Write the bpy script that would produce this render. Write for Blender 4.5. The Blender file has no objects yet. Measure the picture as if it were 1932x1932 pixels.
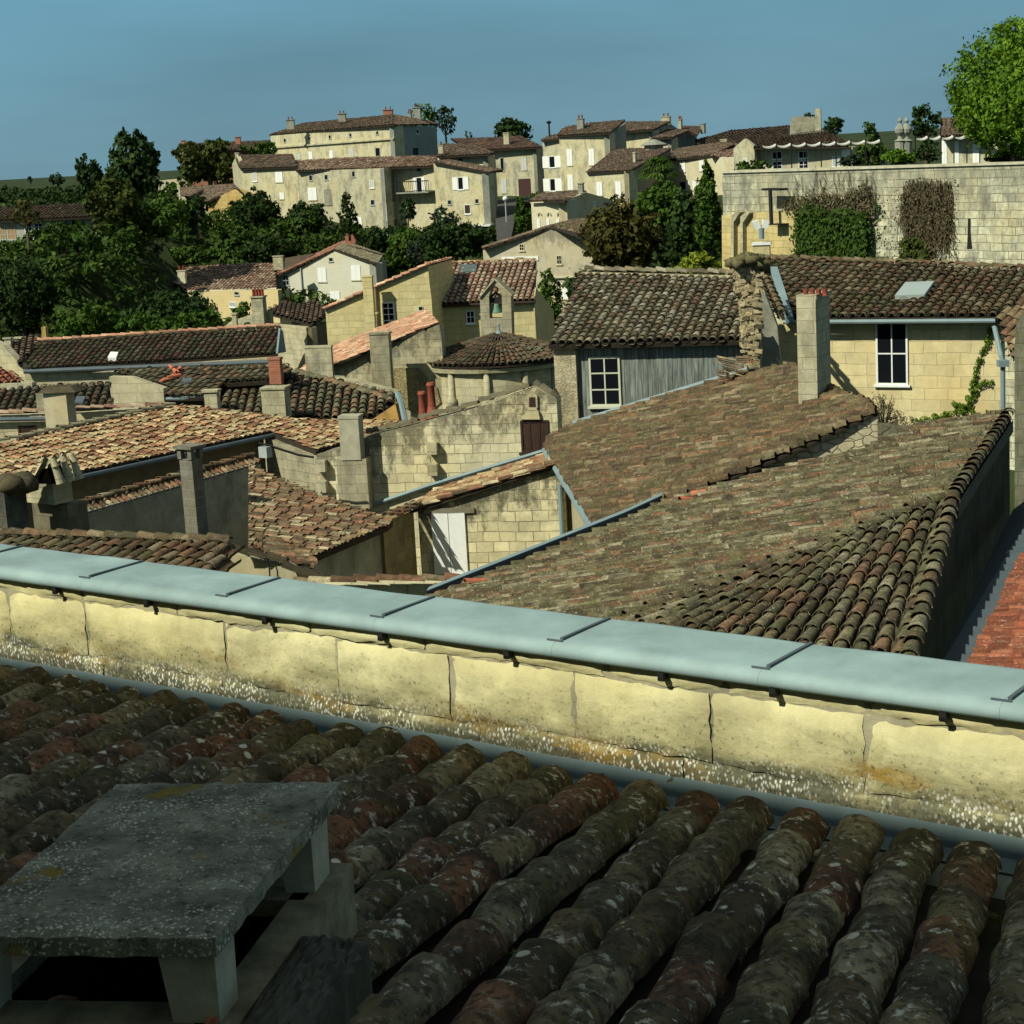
import bpy, math, random
import numpy as np
rs=np.random.RandomState(7); random.seed(7)
rad=math.radians
# ------------------------------------------------------------------ camera, sky, sun, exposure
SC=bpy.context.scene; COL=SC.collection
FL=3500.; ROLL=math.atan(.055); PIT=math.atan(692*math.cos(ROLL)/FL)
V=lambda *a: np.array(a,float)
FW=V(0,math.cos(PIT),-math.sin(PIT)); U0=V(0,math.sin(PIT),math.cos(PIT)); R0=V(1,0,0)
CR=math.cos(ROLL)*R0-math.sin(ROLL)*U0; CU=math.sin(ROLL)*R0+math.cos(ROLL)*U0
from mathutils import Matrix
cd=bpy.data.cameras.new('camera'); cam=bpy.data.objects.new('camera',cd); COL.objects.link(cam)
cd.sensor_fit='HORIZONTAL'; cd.sensor_width=36; cd.lens=36*FL/1932; cd.clip_start=.1; cd.clip_end=9000
cam.matrix_world=Matrix([[CR[i],CU[i],-FW[i],0] for i in range(3)]+[[0,0,0,1]])
SC.camera=cam
SUN_AZ=233.; SUN_EL=43.
w=bpy.data.worlds.new('World'); SC.world=w; w.use_nodes=True
nt=w.node_tree; nt.nodes.clear()
def nn(t,ty,**k):
    n=t.nodes.new(ty)
    for a,b in k.items():
        if a[0]=='_':
            n.inputs[int(a[1:])].default_value=b
        else: setattr(n,a,b)
    return n
sky=nn(nt,'ShaderNodeTexSky',sky_type='NISHITA',sun_disc=False); sky.sun_elevation=rad(SUN_EL); sky.sun_rotation=rad(SUN_AZ)
tc=nn(nt,'ShaderNodeTexCoord'); sep=nn(nt,'ShaderNodeSeparateXYZ'); nt.links.new(tc.outputs['Generated'],sep.inputs[0])
rmp=nn(nt,'ShaderNodeValToRGB'); nt.links.new(sep.outputs['Z'],rmp.inputs[0])
rmp.color_ramp.elements[0].position=0; rmp.color_ramp.elements[0].color=(1.32,2.6,3.25,1)
rmp.color_ramp.elements[1].position=.085; rmp.color_ramp.elements[1].color=(1.22,2.95,4.0,1)
e=rmp.color_ramp.elements.new(.045); e.color=(1.15,2.65,3.5,1)
e=rmp.color_ramp.elements.new(.22); e.color=(1.1,2.1,2.7,1)
e=rmp.color_ramp.elements.new(.6); e.color=(1.7,2.1,2.2,1)
mp=nn(nt,'ShaderNodeMapping'); mp.inputs['Scale'].default_value=(2,2,9); nt.links.new(tc.outputs['Generated'],mp.inputs[0])
ns=nn(nt,'ShaderNodeTexNoise'); ns.inputs['Scale'].default_value=1.4; ns.inputs['Detail'].default_value=4; nt.links.new(mp.outputs[0],ns.inputs[0])
mr=nn(nt,'ShaderNodeMapRange'); mr.inputs[1].default_value=.3; mr.inputs[2].default_value=.7; mr.inputs[3].default_value=.84; mr.inputs[4].default_value=1.2
nt.links.new(ns.outputs[0],mr.inputs[0])
vm=nn(nt,'ShaderNodeVectorMath',operation='SCALE'); nt.links.new(rmp.outputs[0],vm.inputs[0]); nt.links.new(mr.outputs[0],vm.inputs['Scale'])
mx=nn(nt,'ShaderNodeMix',data_type='RGBA'); mx.inputs[0].default_value=.95
nt.links.new(sky.outputs[0],mx.inputs[6]); nt.links.new(vm.outputs[0],mx.inputs[7])
bg=nn(nt,'ShaderNodeBackground'); bg.inputs[1].default_value=.10; nt.links.new(mx.outputs[2],bg.inputs[0])
wo=nn(nt,'ShaderNodeOutputWorld'); nt.links.new(bg.outputs[0],wo.inputs[0])
sd=bpy.data.lights.new('sun','SUN'); sd.energy=4.9; sd.angle=rad(.6); sd.color=(1,.965,.775)
so=bpy.data.objects.new('sun',sd); COL.objects.link(so)
S=V(math.sin(rad(SUN_AZ))*math.cos(rad(SUN_EL)),math.cos(rad(SUN_AZ))*math.cos(rad(SUN_EL)),math.sin(rad(SUN_EL)))
from mathutils import Vector
so.rotation_euler=Vector(S).to_track_quat('Z','Y').to_euler(); so.location=(-60,-45,60)
SC.view_settings.view_transform='Standard'; SC.view_settings.look='None'; SC.view_settings.exposure=.14; SC.view_settings.gamma=1
SC.render.resolution_x=1024; SC.render.resolution_y=1024
# ------------------------------------------------------------------ geometry of sight lines and planes
def ray(u,v): return FW+(u-966)/FL*CR-(v-966)/FL*CU
def P(u,v,Y): d=ray(u,v); return d*Y/d[1]
def PZ(u,v,z): d=ray(u,v); return d*z/d[2]
def PP(u,v,pl): d=ray(u,v); return d*(pl[0]@pl[1])/(pl[0]@d)
def uvp(q): k=q@FW; return 966+FL*(q@CR)/k, 966-FL*(q@CU)/k
CRP=dict(A=(0,157.8),B=(394.6,157.8),C=(868.1,157.8),D=(1379.5,0),E=(0,552.4),F=(473.5,473.5),G=(947,473.5),H=(1379.5,434.1),
 I=(0,947),J=(473.5,789.2),K=(947,789.2),L=(1379.5,868.1))
SCL=dict(N=(276.2,828.7,.1838),O=(0,552.4,.16345),Z=(1775.7,513,.2653),M=(0,1379.5,.36765),R=(1105,1105,.4281),I2=(0,907.6,.2042))
def Q(c,*a):
    if c=='': return [(a[i],a[i+1]) for i in range(0,len(a),2)]
    x,y,s=SCL[c] if c in SCL else CRP[c]+(.28594,)
    return [(x+a[i]*s,y+a[i+1]*s) for i in range(0,len(a),2)]
def AZ(d): return V(math.sin(rad(d)),math.cos(rad(d)),0)
def VD(p,az):            # vertical plane through p along azimuth az, normal to the viewer
    t=AZ(az); n=V(t[1],-t[0],0)
    if n@p>0: n=-n
    return n,p
def VW(p,q):
    d=q-p; n=V(d[1],-d[0],0); n/=np.linalg.norm(n)
    if n@p>0: n=-n
    return n,p
def VH(q1,Y,q2):         # vertical plane under a horizontal line seen through q1,q2
    a=P(*q1,Y); return VW(a,PZ(*q2,a[2]))
def RP(a,b,sl,sgn=1):    # roof plane through the eave a-b, rising away from the viewer
    d=(b-a)/np.linalg.norm(b-a); h=V(-d[1],d[0],0)
    if h[1]<0: h=-h
    h=h/np.linalg.norm(h)*sgn; up=h*math.cos(rad(sl))+V(0,0,math.sin(rad(sl)))
    n=np.cross(d,up); n/=np.linalg.norm(n)
    return (n if n[2]>0 else -n),a
def RS(p,az,sl):         # roof plane through p whose downhill direction is az
    dn=AZ(az); n=dn*math.sin(rad(sl))+V(0,0,math.cos(rad(sl))); return n,p
def P3(a,b,c):
    n=np.cross(b-a,c-a); n/=np.linalg.norm(n); return (n if n[2]>0 else -n),a
# ------------------------------------------------------------------ mesh builder
class MB:
    def __init__(s): s.v=[];s.f=[];s.c=[];s.n=0;s.hasc=False
    def add(s,v,f,c=None):
        v=np.asarray(v,float); s.v.append(v); s.f.append((f,s.n)); s.n+=len(v)
        if c is None: c=np.tile(rs.rand(1,3),(len(v),1))
        s.c.append(c); return s
    def prism(s,pts,vec):
        k=len(pts); a=np.array(pts); b=a+vec
        nrm=np.zeros(3)
        for i in range(k): nrm+=np.cross(a[i]-a[0],a[(i+1)%k]-a[0])
        f=[list(range(k)),list(range(2*k-1,k-1,-1))]+[[i,k+i,k+(i+1)%k,(i+1)%k] for i in range(k)]
        if nrm@vec>0: f=[x[::-1] for x in f]
        f=[list(x) for x in f]
        return s.add(np.vstack([a,b]),f)
    def box(s,c,ax,ay,az):
        c=np.asarray(c,float)
        return s.prism([c-ax-ay-az,c+ax-ay-az,c+ax+ay-az,c-ax+ay-az],2*np.asarray(az,float))
    def tube(s,pts,r,seg=8,cap=True):
        pts=[np.asarray(p,float) for p in pts]; m=len(pts); rr=r if hasattr(r,'__len__') else [r]*m
        vs=[]
        for i,p in enumerate(pts):
            t=pts[min(i+1,m-1)]-pts[max(i-1,0)]; t/=np.linalg.norm(t)+1e-9
            a=np.cross(t,V(0,0,1) if abs(t[2])<.9 else V(1,0,0)); a/=np.linalg.norm(a); b=np.cross(a,t)
            for k in range(seg):
                th=2*math.pi*k/seg; vs.append(p+rr[i]*(a*math.cos(th)+b*math.sin(th)))
        f=[[i*seg+k,(i+1)*seg+k,(i+1)*seg+(k+1)%seg,i*seg+(k+1)%seg] for i in range(m-1) for k in range(seg)]
        if cap: f+=[list(range(seg)),[(m-1)*seg+k for k in range(seg-1,-1,-1)]]
        return s.add(vs,f)
    def lathe(s,prof,c,seg=16):
        vs=[c+V(r*math.cos(2*math.pi*k/seg),r*math.sin(2*math.pi*k/seg),z) for r,z in prof for k in range(seg)]
        m=len(prof)
        f=[[i*seg+k,i*seg+(k+1)%seg,(i+1)*seg+(k+1)%seg,(i+1)*seg+k] for i in range(m-1) for k in range(seg)]
        f+=[[(m-1)*seg+k for k in range(seg)],list(range(seg-1,-1,-1))]
        return s.add(vs,f)
    def build(s,name,mat,parent=None,smooth=False,uv=True,loc=None,uvn=None):
        v=np.vstack(s.v); o0=np.array(parent['_w']) if parent is not None else (np.array(loc) if loc is not None else V(v[:,0].mean(),v[:,1].mean(),v[:,2].min()))
        loops=[];cnt=[]
        for f,off in s.f:
            if isinstance(f,np.ndarray): loops.append((f+off).ravel()); cnt.append(np.full(len(f),f.shape[1]))
            else:
                loops.append(np.array([i+off for x in f for i in x])); cnt.append(np.array([len(x) for x in f]))
        loops=np.concatenate(loops).astype(np.int32); cnt=np.concatenate(cnt).astype(np.int32)
        st=np.concatenate([[0],np.cumsum(cnt)[:-1]]).astype(np.int32)
        me=bpy.data.meshes.new(name)
        me.vertices.add(len(v)); me.vertices.foreach_set('co',(v-o0).astype(np.float32).ravel())
        me.loops.add(len(loops)); me.loops.foreach_set('vertex_index',loops)
        me.polygons.add(len(cnt)); me.polygons.foreach_set('loop_start',st); me.polygons.foreach_set('loop_total',cnt)
        me.polygons.foreach_set('use_smooth',np.full(len(cnt),bool(smooth)))
        if uv:
            p0=v[loops[st]];p1=v[loops[st+1]];p2=v[loops[st+2]]
            n=np.cross(p1-p0,p2-p0) if uvn is None else np.tile(uvn,(len(cnt),1)); n/=np.linalg.norm(n,axis=1)[:,None]+1e-12
            t=np.stack([n[:,1],-n[:,0],n[:,0]*0],1); l=np.linalg.norm(t,axis=1); vert=l>.3
            t=np.where(vert[:,None],t/(l[:,None]+1e-9),V(1,0,0)); flip=np.where(t[:,0]<0,-1,1); t=t*flip[:,None]
            b=np.where(vert[:,None],V(0,0,1),V(0,1,0))
            pi=np.repeat(np.arange(len(cnt)),cnt); vl=v[loops]
            U=np.stack([(vl*t[pi]).sum(1),(vl*b[pi]).sum(1)],1)
            me.uv_layers.new(name='UVMap').data.foreach_set('uv',U.astype(np.float32).ravel())
        c=np.vstack(s.c); at=me.attributes.new('tcol','FLOAT_COLOR','POINT')
        at.data.foreach_set('color',np.hstack([c,np.ones((len(c),1))]).astype(np.float32).ravel())
        me.update(calc_edges=True); me.validate()
        if mat: me.materials.append(mat)
        o=bpy.data.objects.new(name,me); COL.objects.link(o); o['_w']=[float(x) for x in o0]
        if parent is not None: o.parent=parent
        else: o.location=o0
        return o
def tag(o,label=None,cat=None,group=None,kind=None):
    for k,x in (('label',label),('category',cat),('group',group),('kind',kind)):
        if x: o[k]=x
    return o
def thing(name,label,cat,loc,group=None):
    o=bpy.data.objects.new(name,None); COL.objects.link(o); o.location=loc; o['_w']=[float(x) for x in loc]
    o.empty_display_size=.3
    return tag(o,label,cat,group)
# ------------------------------------------------------------------ materials
MATS={}
def newmat(name):
    m=bpy.data.materials.new(name); m.use_nodes=True; t=m.node_tree; b=t.nodes['Principled BSDF']
    b.inputs['Specular IOR Level'].default_value=.15; b.inputs['Roughness'].default_value=.9
    return m,t,b
def noise(t,co,scale,det=5,rough=.6,stretch=None,dist=0):
    if stretch:
        mp=nn(t,'ShaderNodeMapping'); mp.inputs['Scale'].default_value=stretch; t.links.new(co,mp.inputs[0]); co=mp.outputs[0]
    n=nn(t,'ShaderNodeTexNoise'); n.inputs['Scale'].default_value=scale; n.inputs['Detail'].default_value=det; n.inputs['Roughness'].default_value=rough; n.inputs['Distortion'].default_value=dist
    t.links.new(co,n.inputs[0]); return n.outputs[0]
def mrange(t,x,a,b,c=0.,d=1.):
    n=nn(t,'ShaderNodeMapRange'); n.inputs[1].default_value=a; n.inputs[2].default_value=b; n.inputs[3].default_value=c; n.inputs[4].default_value=d
    t.links.new(x,n.inputs[0]); return n.outputs[0]
def mixc(t,f,a,b,mode='MIX'):
    n=nn(t,'ShaderNodeMix',data_type='RGBA',blend_type=mode)
    if isinstance(f,(int,float)): n.inputs[0].default_value=f
    else: t.links.new(f,n.inputs[0])
    for i,x in ((6,a),(7,b)):
        if isinstance(x,tuple): n.inputs[i].default_value=x+(1,)
        else: t.links.new(x,n.inputs[i])
    return n.outputs[2]
def mth(t,op,a,b=None):
    n=nn(t,'ShaderNodeMath',operation=op)
    for i,x in ((0,a),(1,b)):
        if x is None: continue
        if isinstance(x,(int,float)): n.inputs[i].default_value=x
        else: t.links.new(x,n.inputs[i])
    return n.outputs[0]
def bump(t,b,h,dist,st=1.):
    n=nn(t,'ShaderNodeBump'); n.inputs['Strength'].default_value=st; n.inputs['Distance'].default_value=dist
    t.links.new(h,n.inputs['Height']); t.links.new(n.outputs[0],b.inputs['Normal'])
def ramp(t,x,cols,const=True):
    n=nn(t,'ShaderNodeValToRGB'); t.links.new(x,n.inputs[0]); r=n.color_ramp; r.interpolation='CONSTANT' if const else 'LINEAR'
    k=len(cols)
    for i,c in enumerate(cols):
        e=r.elements[i] if i<2 else r.elements.new(.99)
        e.position=i/k if const else i/(k-1)
    for i,c in enumerate(cols): r.elements[i].color=c+(1,)
    return n.outputs[0]
def tilemat(name,cols,lich=.25,dark=.5,lcol=(.28,.29,.22),ls=9,sat=0,moss=.0,fine=.35,strk=1.,gate=.5):
    if name in MATS: return MATS[name]
    m,t,b=newmat(name); at=nn(t,'ShaderNodeAttribute',attribute_name='tcol'); sp=nn(t,'ShaderNodeSeparateColor'); t.links.new(at.outputs['Color'],sp.inputs[0])
    co=nn(t,'ShaderNodeTexCoord').outputs['Object']
    c=ramp(t,sp.outputs[0],cols)
    br=mrange(t,sp.outputs[1],0,1,.62,1.35); 
    vv=nn(t,'ShaderNodeVectorMath',operation='SCALE'); t.links.new(c,vv.inputs[0]); t.links.new(br,vv.inputs['Scale']); c=vv.outputs[0]
    n1=noise(t,co,ls*.5,6,.65); c=mixc(t,mrange(t,n1,.42,.62,0,dark),c,(.028,.024,.016))
    n3=noise(t,co,ls*.23,4,.6)
    if moss: c=mixc(t,mrange(t,n3,.5,.68,0,moss),c,(.10,.105,.03))
    n2=noise(t,co,ls*2.2,6,.7); f=mth(t,'MULTIPLY',mrange(t,n2,.56,.63,0,1),mrange(t,noise(t,co,ls*.35,3),.4,.62,.15,1)); f=mth(t,'MULTIPLY',f,lich*1.6*strk)
    f.node.use_clamp=True if hasattr(f.node,'use_clamp') else None
    c=mixc(t,f,c,lcol)
    c=mixc(t,mrange(t,noise(t,co,ls*3.2,3,.6),.5,.62,0,fine),c,(.03,.027,.018))
    pt=nn(t,'ShaderNodeTexVoronoi'); pt.inputs['Scale'].default_value=ls*.9; t.links.new(co,pt.inputs[0]); c=mixc(t,mth(t,'MULTIPLY',mrange(t,pt.outputs['Distance'],.16,.2,1,0),mth(t,'MULTIPLY',mrange(t,noise(t,co,ls*.4,3),gate,gate+.06,0,1),min(1,lich*1.1))),c,lcol)
    t.links.new(c,b.inputs['Base Color']); bump(t,b,n2,.012,.6)
    MATS[name]=m; return m
def stone(name,col,var=.25,bw=.5,bh=.26,mort=.5,stain=.5,top=None,tops=.9,rubble=False,jc=(.1,.085,.05),ms=.012,base=None,stc=(.075,.075,.055),topw=.9,bc=.5):
    if name in MATS: return MATS[name]
    m,t,b=newmat(name); co=nn(t,'ShaderNodeTexCoord').outputs['UV']; ob=nn(t,'ShaderNodeTexCoord').outputs['Object']
    g=noise(t,co,.45,4,.6); g2=noise(t,co,3.2,6,.7)
    lo=tuple(x*(1-var) for x in col); hi=tuple(min(x*(1+var*.8),.8) for x in col)
    warm=(col[0]*1.02,col[1]*.92,col[2]*.70)
    c=mixc(t,mrange(t,g2,.3,.7),lo,hi); c=mixc(t,mrange(t,g,.45,.65,0,.55),c,warm)
    hgt=g2
    if mort>0:
        if rubble:
            v=nn(t,'ShaderNodeTexVoronoi',feature='DISTANCE_TO_EDGE'); v.inputs['Scale'].default_value=1/bw
            v2=nn(t,'ShaderNodeTexVoronoi'); v2.inputs['Scale'].default_value=1/bw
            mp=nn(t,'ShaderNodeMapping'); mp.inputs['Scale'].default_value=(1,1.7,1)
            wob=nn(t,'ShaderNodeVectorMath',operation='ADD'); nz=nn(t,'ShaderNodeTexNoise'); nz.inputs['Scale'].default_value=2.2; t.links.new(co,nz.inputs[0])
            sc=nn(t,'ShaderNodeVectorMath',operation='SCALE'); sc.inputs['Scale'].default_value=.3; t.links.new(nz.outputs['Color'],sc.inputs[0])
            t.links.new(co,wob.inputs[0]); t.links.new(sc.outputs[0],wob.inputs[1]); t.links.new(wob.outputs[0],mp.inputs[0])
            t.links.new(mp.outputs[0],v.inputs[0]); t.links.new(mp.outputs[0],v2.inputs[0])
            s2=nn(t,'ShaderNodeSeparateColor'); t.links.new(v2.outputs['Color'],s2.inputs[0])
            c=mixc(t,mrange(t,s2.outputs[0],0,1,0,.55),c,lo)
            e=mrange(t,v.outputs['Distance'],.0,.09,1,0); c=mixc(t,mth(t,'MULTIPLY',e,mort),c,jc); hgt=mth(t,'SUBTRACT',g2,e)
        else:
            br=nn(t,'ShaderNodeTexBrick'); br.inputs['Scale'].default_value=1; br.inputs['Brick Width'].default_value=bw; br.inputs['Row Height'].default_value=bh
            br.inputs['Mortar Size'].default_value=ms; br.inputs['Mortar Smooth'].default_value=.4; br.offset=.45; br.squash=1.25; br.squash_frequency=3
            br.inputs['Color1'].default_value=(1-.26*bc,1-.26*bc,1-.30*bc,1); br.inputs['Color2'].default_value=(1+.13*bc,1+.12*bc,1+.06*bc,1); br.inputs['Mortar'].default_value=(.95,.95,.95,1); br.inputs['Bias'].default_value=.1
            mpv=nn(t,'ShaderNodeVectorMath',operation='ADD'); nz=nn(t,'ShaderNodeTexNoise'); nz.inputs['Scale'].default_value=1.6; nz.inputs['Detail'].default_value=4; t.links.new(co,nz.inputs[0])
            sc=nn(t,'ShaderNodeVectorMath',operation='SCALE'); sc.inputs['Scale'].default_value=.09*bh/.26; t.links.new(nz.outputs['Color'],sc.inputs[0])
            t.links.new(co,mpv.inputs[0]); t.links.new(sc.outputs[0],mpv.inputs[1]); t.links.new(mpv.outputs[0],br.inputs[0])
            c=mixc(t,1.,c,br.outputs['Color'],'MULTIPLY')
            gate=mrange(t,noise(t,co,1.1,3),.35,.55,.25,1)
            c=mixc(t,mth(t,'MULTIPLY',mth(t,'MULTIPLY',br.outputs['Fac'],mort),gate),c,jc); hgt=mth(t,'SUBTRACT',g2,br.outputs['Fac'])
    st=noise(t,co,1.3,7,.72,stretch=(1,.45,1)); c=mixc(t,mrange(t,st,.47,.64,0,stain),c,stc)
    if top is not None:      # weathering under a coping: line in wall coordinates
        (x0,y0),(x1,y1)=top; s=nn(t,'ShaderNodeSeparateXYZ'); t.links.new(co,s.inputs[0]); mm=(y1-y0)/(x1-x0)
        d=mth(t,'SUBTRACT',mth(t,'ADD',mth(t,'MULTIPLY',s.outputs[0],mm),y0-mm*x0),s.outputs[1])
        d=mth(t,'ADD',d,mrange(t,noise(t,co,2.4,8,.75,stretch=(1.2,.6,1)),.3,.7,-topw,topw)); c=mixc(t,mrange(t,d,topw*.1,topw*.8,tops,0),c,stc)
    bed=noise(t,co,5,5,.65,stretch=(.22,1.3,1)); c=mixc(t,mrange(t,bed,.45,.7,0,.22),c,(col[0]*.72,col[1]*.62,col[2]*.5))
    if base is not None:     # algae and white lichen along the foot of the wall
        s=nn(t,'ShaderNodeSeparateXYZ'); t.links.new(co,s.inputs[0]); d=mth(t,'SUBTRACT',s.outputs[1],base)
        dn=mth(t,'ADD',d,mrange(t,noise(t,co,5,7,.7,stretch=(.5,1,1)),.3,.7,-.14,.14))
        c=mixc(t,mrange(t,dn,.05,.30,.92,0),c,(.15,.145,.075))
        c=mixc(t,mth(t,'MULTIPLY',mrange(t,noise(t,co,2.2,5,.6,stretch=(.7,2,1)),.53,.63,0,.85),mrange(t,dn,.1,.24,1,0)),c,(.24,.145,.02))
        c=mixc(t,mrange(t,dn,.0,.10,.85,0),c,(.085,.088,.062))
        sp=nn(t,'ShaderNodeTexVoronoi'); sp.inputs['Scale'].default_value=72; sp.inputs['Randomness'].default_value=1; mp=nn(t,'ShaderNodeMapping'); mp.inputs['Scale'].default_value=(1,.62,1); t.links.new(co,mp.inputs[0]); t.links.new(mp.outputs[0],sp.inputs[0])
        spots=mth(t,'MULTIPLY',mrange(t,sp.outputs['Distance'],.22,.48,1,0),mrange(t,d,.08,.15,.95,0))
        spots=mth(t,'MULTIPLY',spots,mrange(t,noise(t,co,4,3),.38,.55,.1,1))
        c=mixc(t,spots,c,(.62,.63,.56))
        c=mixc(t,mth(t,'MULTIPLY',mrange(t,noise(t,co,46,3,.6),.58,.66,0,.75),mrange(t,dn,.12,.34,1,0)),c,(.03,.03,.02))
    t.links.new(c,b.inputs['Base Color']); bump(t,b,hgt,.02,.55)
    MATS[name]=m; return m
def plain(name,col,rough=.6,var=.12,scale=6,metal=0,spec=.3,streak=None,bmp=0):
    if name in MATS: return MATS[name]
    m,t,b=newmat(name); co=nn(t,'ShaderNodeTexCoord').outputs['Object']
    n=noise(t,co,scale,5,.6,stretch=streak); c=mixc(t,mrange(t,n,.3,.7),tuple(x*(1-var) for x in col),tuple(min(1,x*(1+var)) for x in col))
    t.links.new(c,b.inputs['Base Color']); b.inputs['Roughness'].default_value=rough; b.inputs['Metallic'].default_value=metal; b.inputs['Specular IOR Level'].default_value=spec
    if bmp: bump(t,b,n,bmp)
    MATS[name]=m; return m
def leafmat(name,a,bb,c3):
    if name in MATS: return MATS[name]
    m,t,b=newmat(name); at=nn(t,'ShaderNodeAttribute',attribute_name='tcol'); sp=nn(t,'ShaderNodeSeparateColor'); t.links.new(at.outputs['Color'],sp.inputs[0])
    c=ramp(t,sp.outputs[0],[a,bb,bb,c3],False); t.links.new(c,b.inputs['Base Color']); b.inputs['Roughness'].default_value=.7
    tr=nn(t,'ShaderNodeBsdfTranslucent'); t.links.new(c,tr.inputs[0]); ms=nn(t,'ShaderNodeMixShader'); ms.inputs[0].default_value=.22
    t.links.new(b.outputs[0],ms.inputs[1]); t.links.new(tr.outputs[0],ms.inputs[2]); t.links.new(ms.outputs[0],t.nodes['Material Output'].inputs[0])
    MATS[name]=m; return m
YS=(.53,.495,.325)   # sunlit limestone
zinc=plain('zinc',(.18,.25,.27),.6,.1,1.6,0,.25); zincd=plain('dark_zinc',(.075,.10,.115),.7,.15,3,.1,.4)
white=plain('white_paint',(.72,.74,.72),.5,.06,8); glass=plain('window_glass',(.006,.008,.012),.5,.2,1,0,.03)
black=plain('black_metal',(.012,.012,.013),.6,.2,8); bark=plain('bark',(.09,.07,.045),.9,.35,6)
woodd=plain('dark_wood',(.035,.018,.012),.8,.5,5,streak=(6,6,.6)); terra=plain('terracotta',(.42,.13,.07),.75,.25,9)
clay=plain('dark_clay',(.22,.055,.035),.75,.25,9); mortar=plain('mortar',(.30,.27,.17),.95,.3,7,bmp=.02); greyp=plain('grey_paint',(.33,.37,.36),.6,.1,5)
concrete=plain('concrete',(.22,.22,.18),.95,.3,4,bmp=.01)
roofbase=plain('under_tiles',(.028,.022,.015),.95,.4,5)
T_dark=tilemat('dark_tiles',[(.055,.045,.03),(.085,.065,.04),(.07,.075,.04),(.11,.085,.06),(.10,.05,.035)],.25,.6)
T_brown=tilemat('brown_tiles',[(.115,.085,.048),(.145,.105,.06),(.155,.09,.052),(.12,.11,.06),(.20,.16,.10)],.35,.6,moss=.3)
T_moss=tilemat('mossy_tiles',[(.16,.135,.08),(.25,.22,.145),(.19,.125,.08),(.34,.31,.23),(.17,.16,.095),(.21,.165,.105),(.28,.25,.175)],.45,.55,lcol=(.42,.43,.34))
T_M=tilemat('mottled_tiles',[(.14,.088,.046),(.15,.115,.06),(.115,.098,.05),(.18,.097,.052),(.095,.065,.038),(.21,.165,.10),(.12,.08,.046)],.35,.7,ls=11,moss=.35,fine=.55)
T_N=tilemat('lichened_tiles',[(.15,.12,.065),(.19,.165,.095),(.14,.13,.07),(.20,.115,.065),(.09,.065,.04),(.26,.23,.15),(.15,.14,.08)],.55,.75,lcol=(.36,.36,.24),ls=11,moss=.4,fine=.6)
T_orange=tilemat('blond_tiles',[(.30,.15,.08),(.44,.31,.16),(.50,.40,.225),(.23,.115,.065),(.38,.23,.125),(.40,.32,.175)],.2,.5,lcol=(.42,.40,.27),ls=7)
T_rust=tilemat('rust_tiles',[(.25,.125,.07),(.31,.20,.11),(.17,.095,.055),(.40,.34,.21),(.20,.145,.08),(.15,.115,.065),(.23,.16,.09)],.25,.6,ls=7)
T_pink=tilemat('pink_tiles',[(.36,.22,.16),(.43,.30,.22),(.28,.15,.11),(.46,.36,.25),(.36,.25,.17)],.2,.35,ls=5)
T_salmon=tilemat('salmon_tiles',[(.50,.26,.16),(.55,.33,.21),(.46,.24,.15),(.56,.40,.26)],.15,.25,ls=5)
T_green=tilemat('streaky_tiles',[(.105,.10,.06),(.16,.15,.09),(.19,.12,.07),(.12,.105,.065),(.23,.15,.085),(.14,.125,.08)],.4,.5,ls=7)
T_far=tilemat('weathered_tiles',[(.12,.085,.06),(.16,.11,.08),(.20,.135,.10),(.12,.10,.07)],.25,.4,ls=2)
T_fg=tilemat('old_canal_tiles',[(.165,.12,.062),(.215,.11,.06),(.175,.135,.07),(.27,.225,.135),(.26,.12,.062),(.12,.092,.05),(.21,.165,.088),(.155,.13,.078)],.98,.8,lcol=(.66,.63,.49),ls=9,moss=.4,fine=.75,strk=.75,gate=.51)
T_chan=tilemat('shaded_channel',[(.03,.024,.016),(.045,.03,.02)],.1,.6,ls=12)  # near-black colour paints deep shade into the gaps between tile rows
T_red=tilemat('red_tiles',[(.24,.075,.04),(.28,.10,.055),(.20,.06,.035)],.35,.35,lcol=(.6,.45,.35),ls=14)
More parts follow.
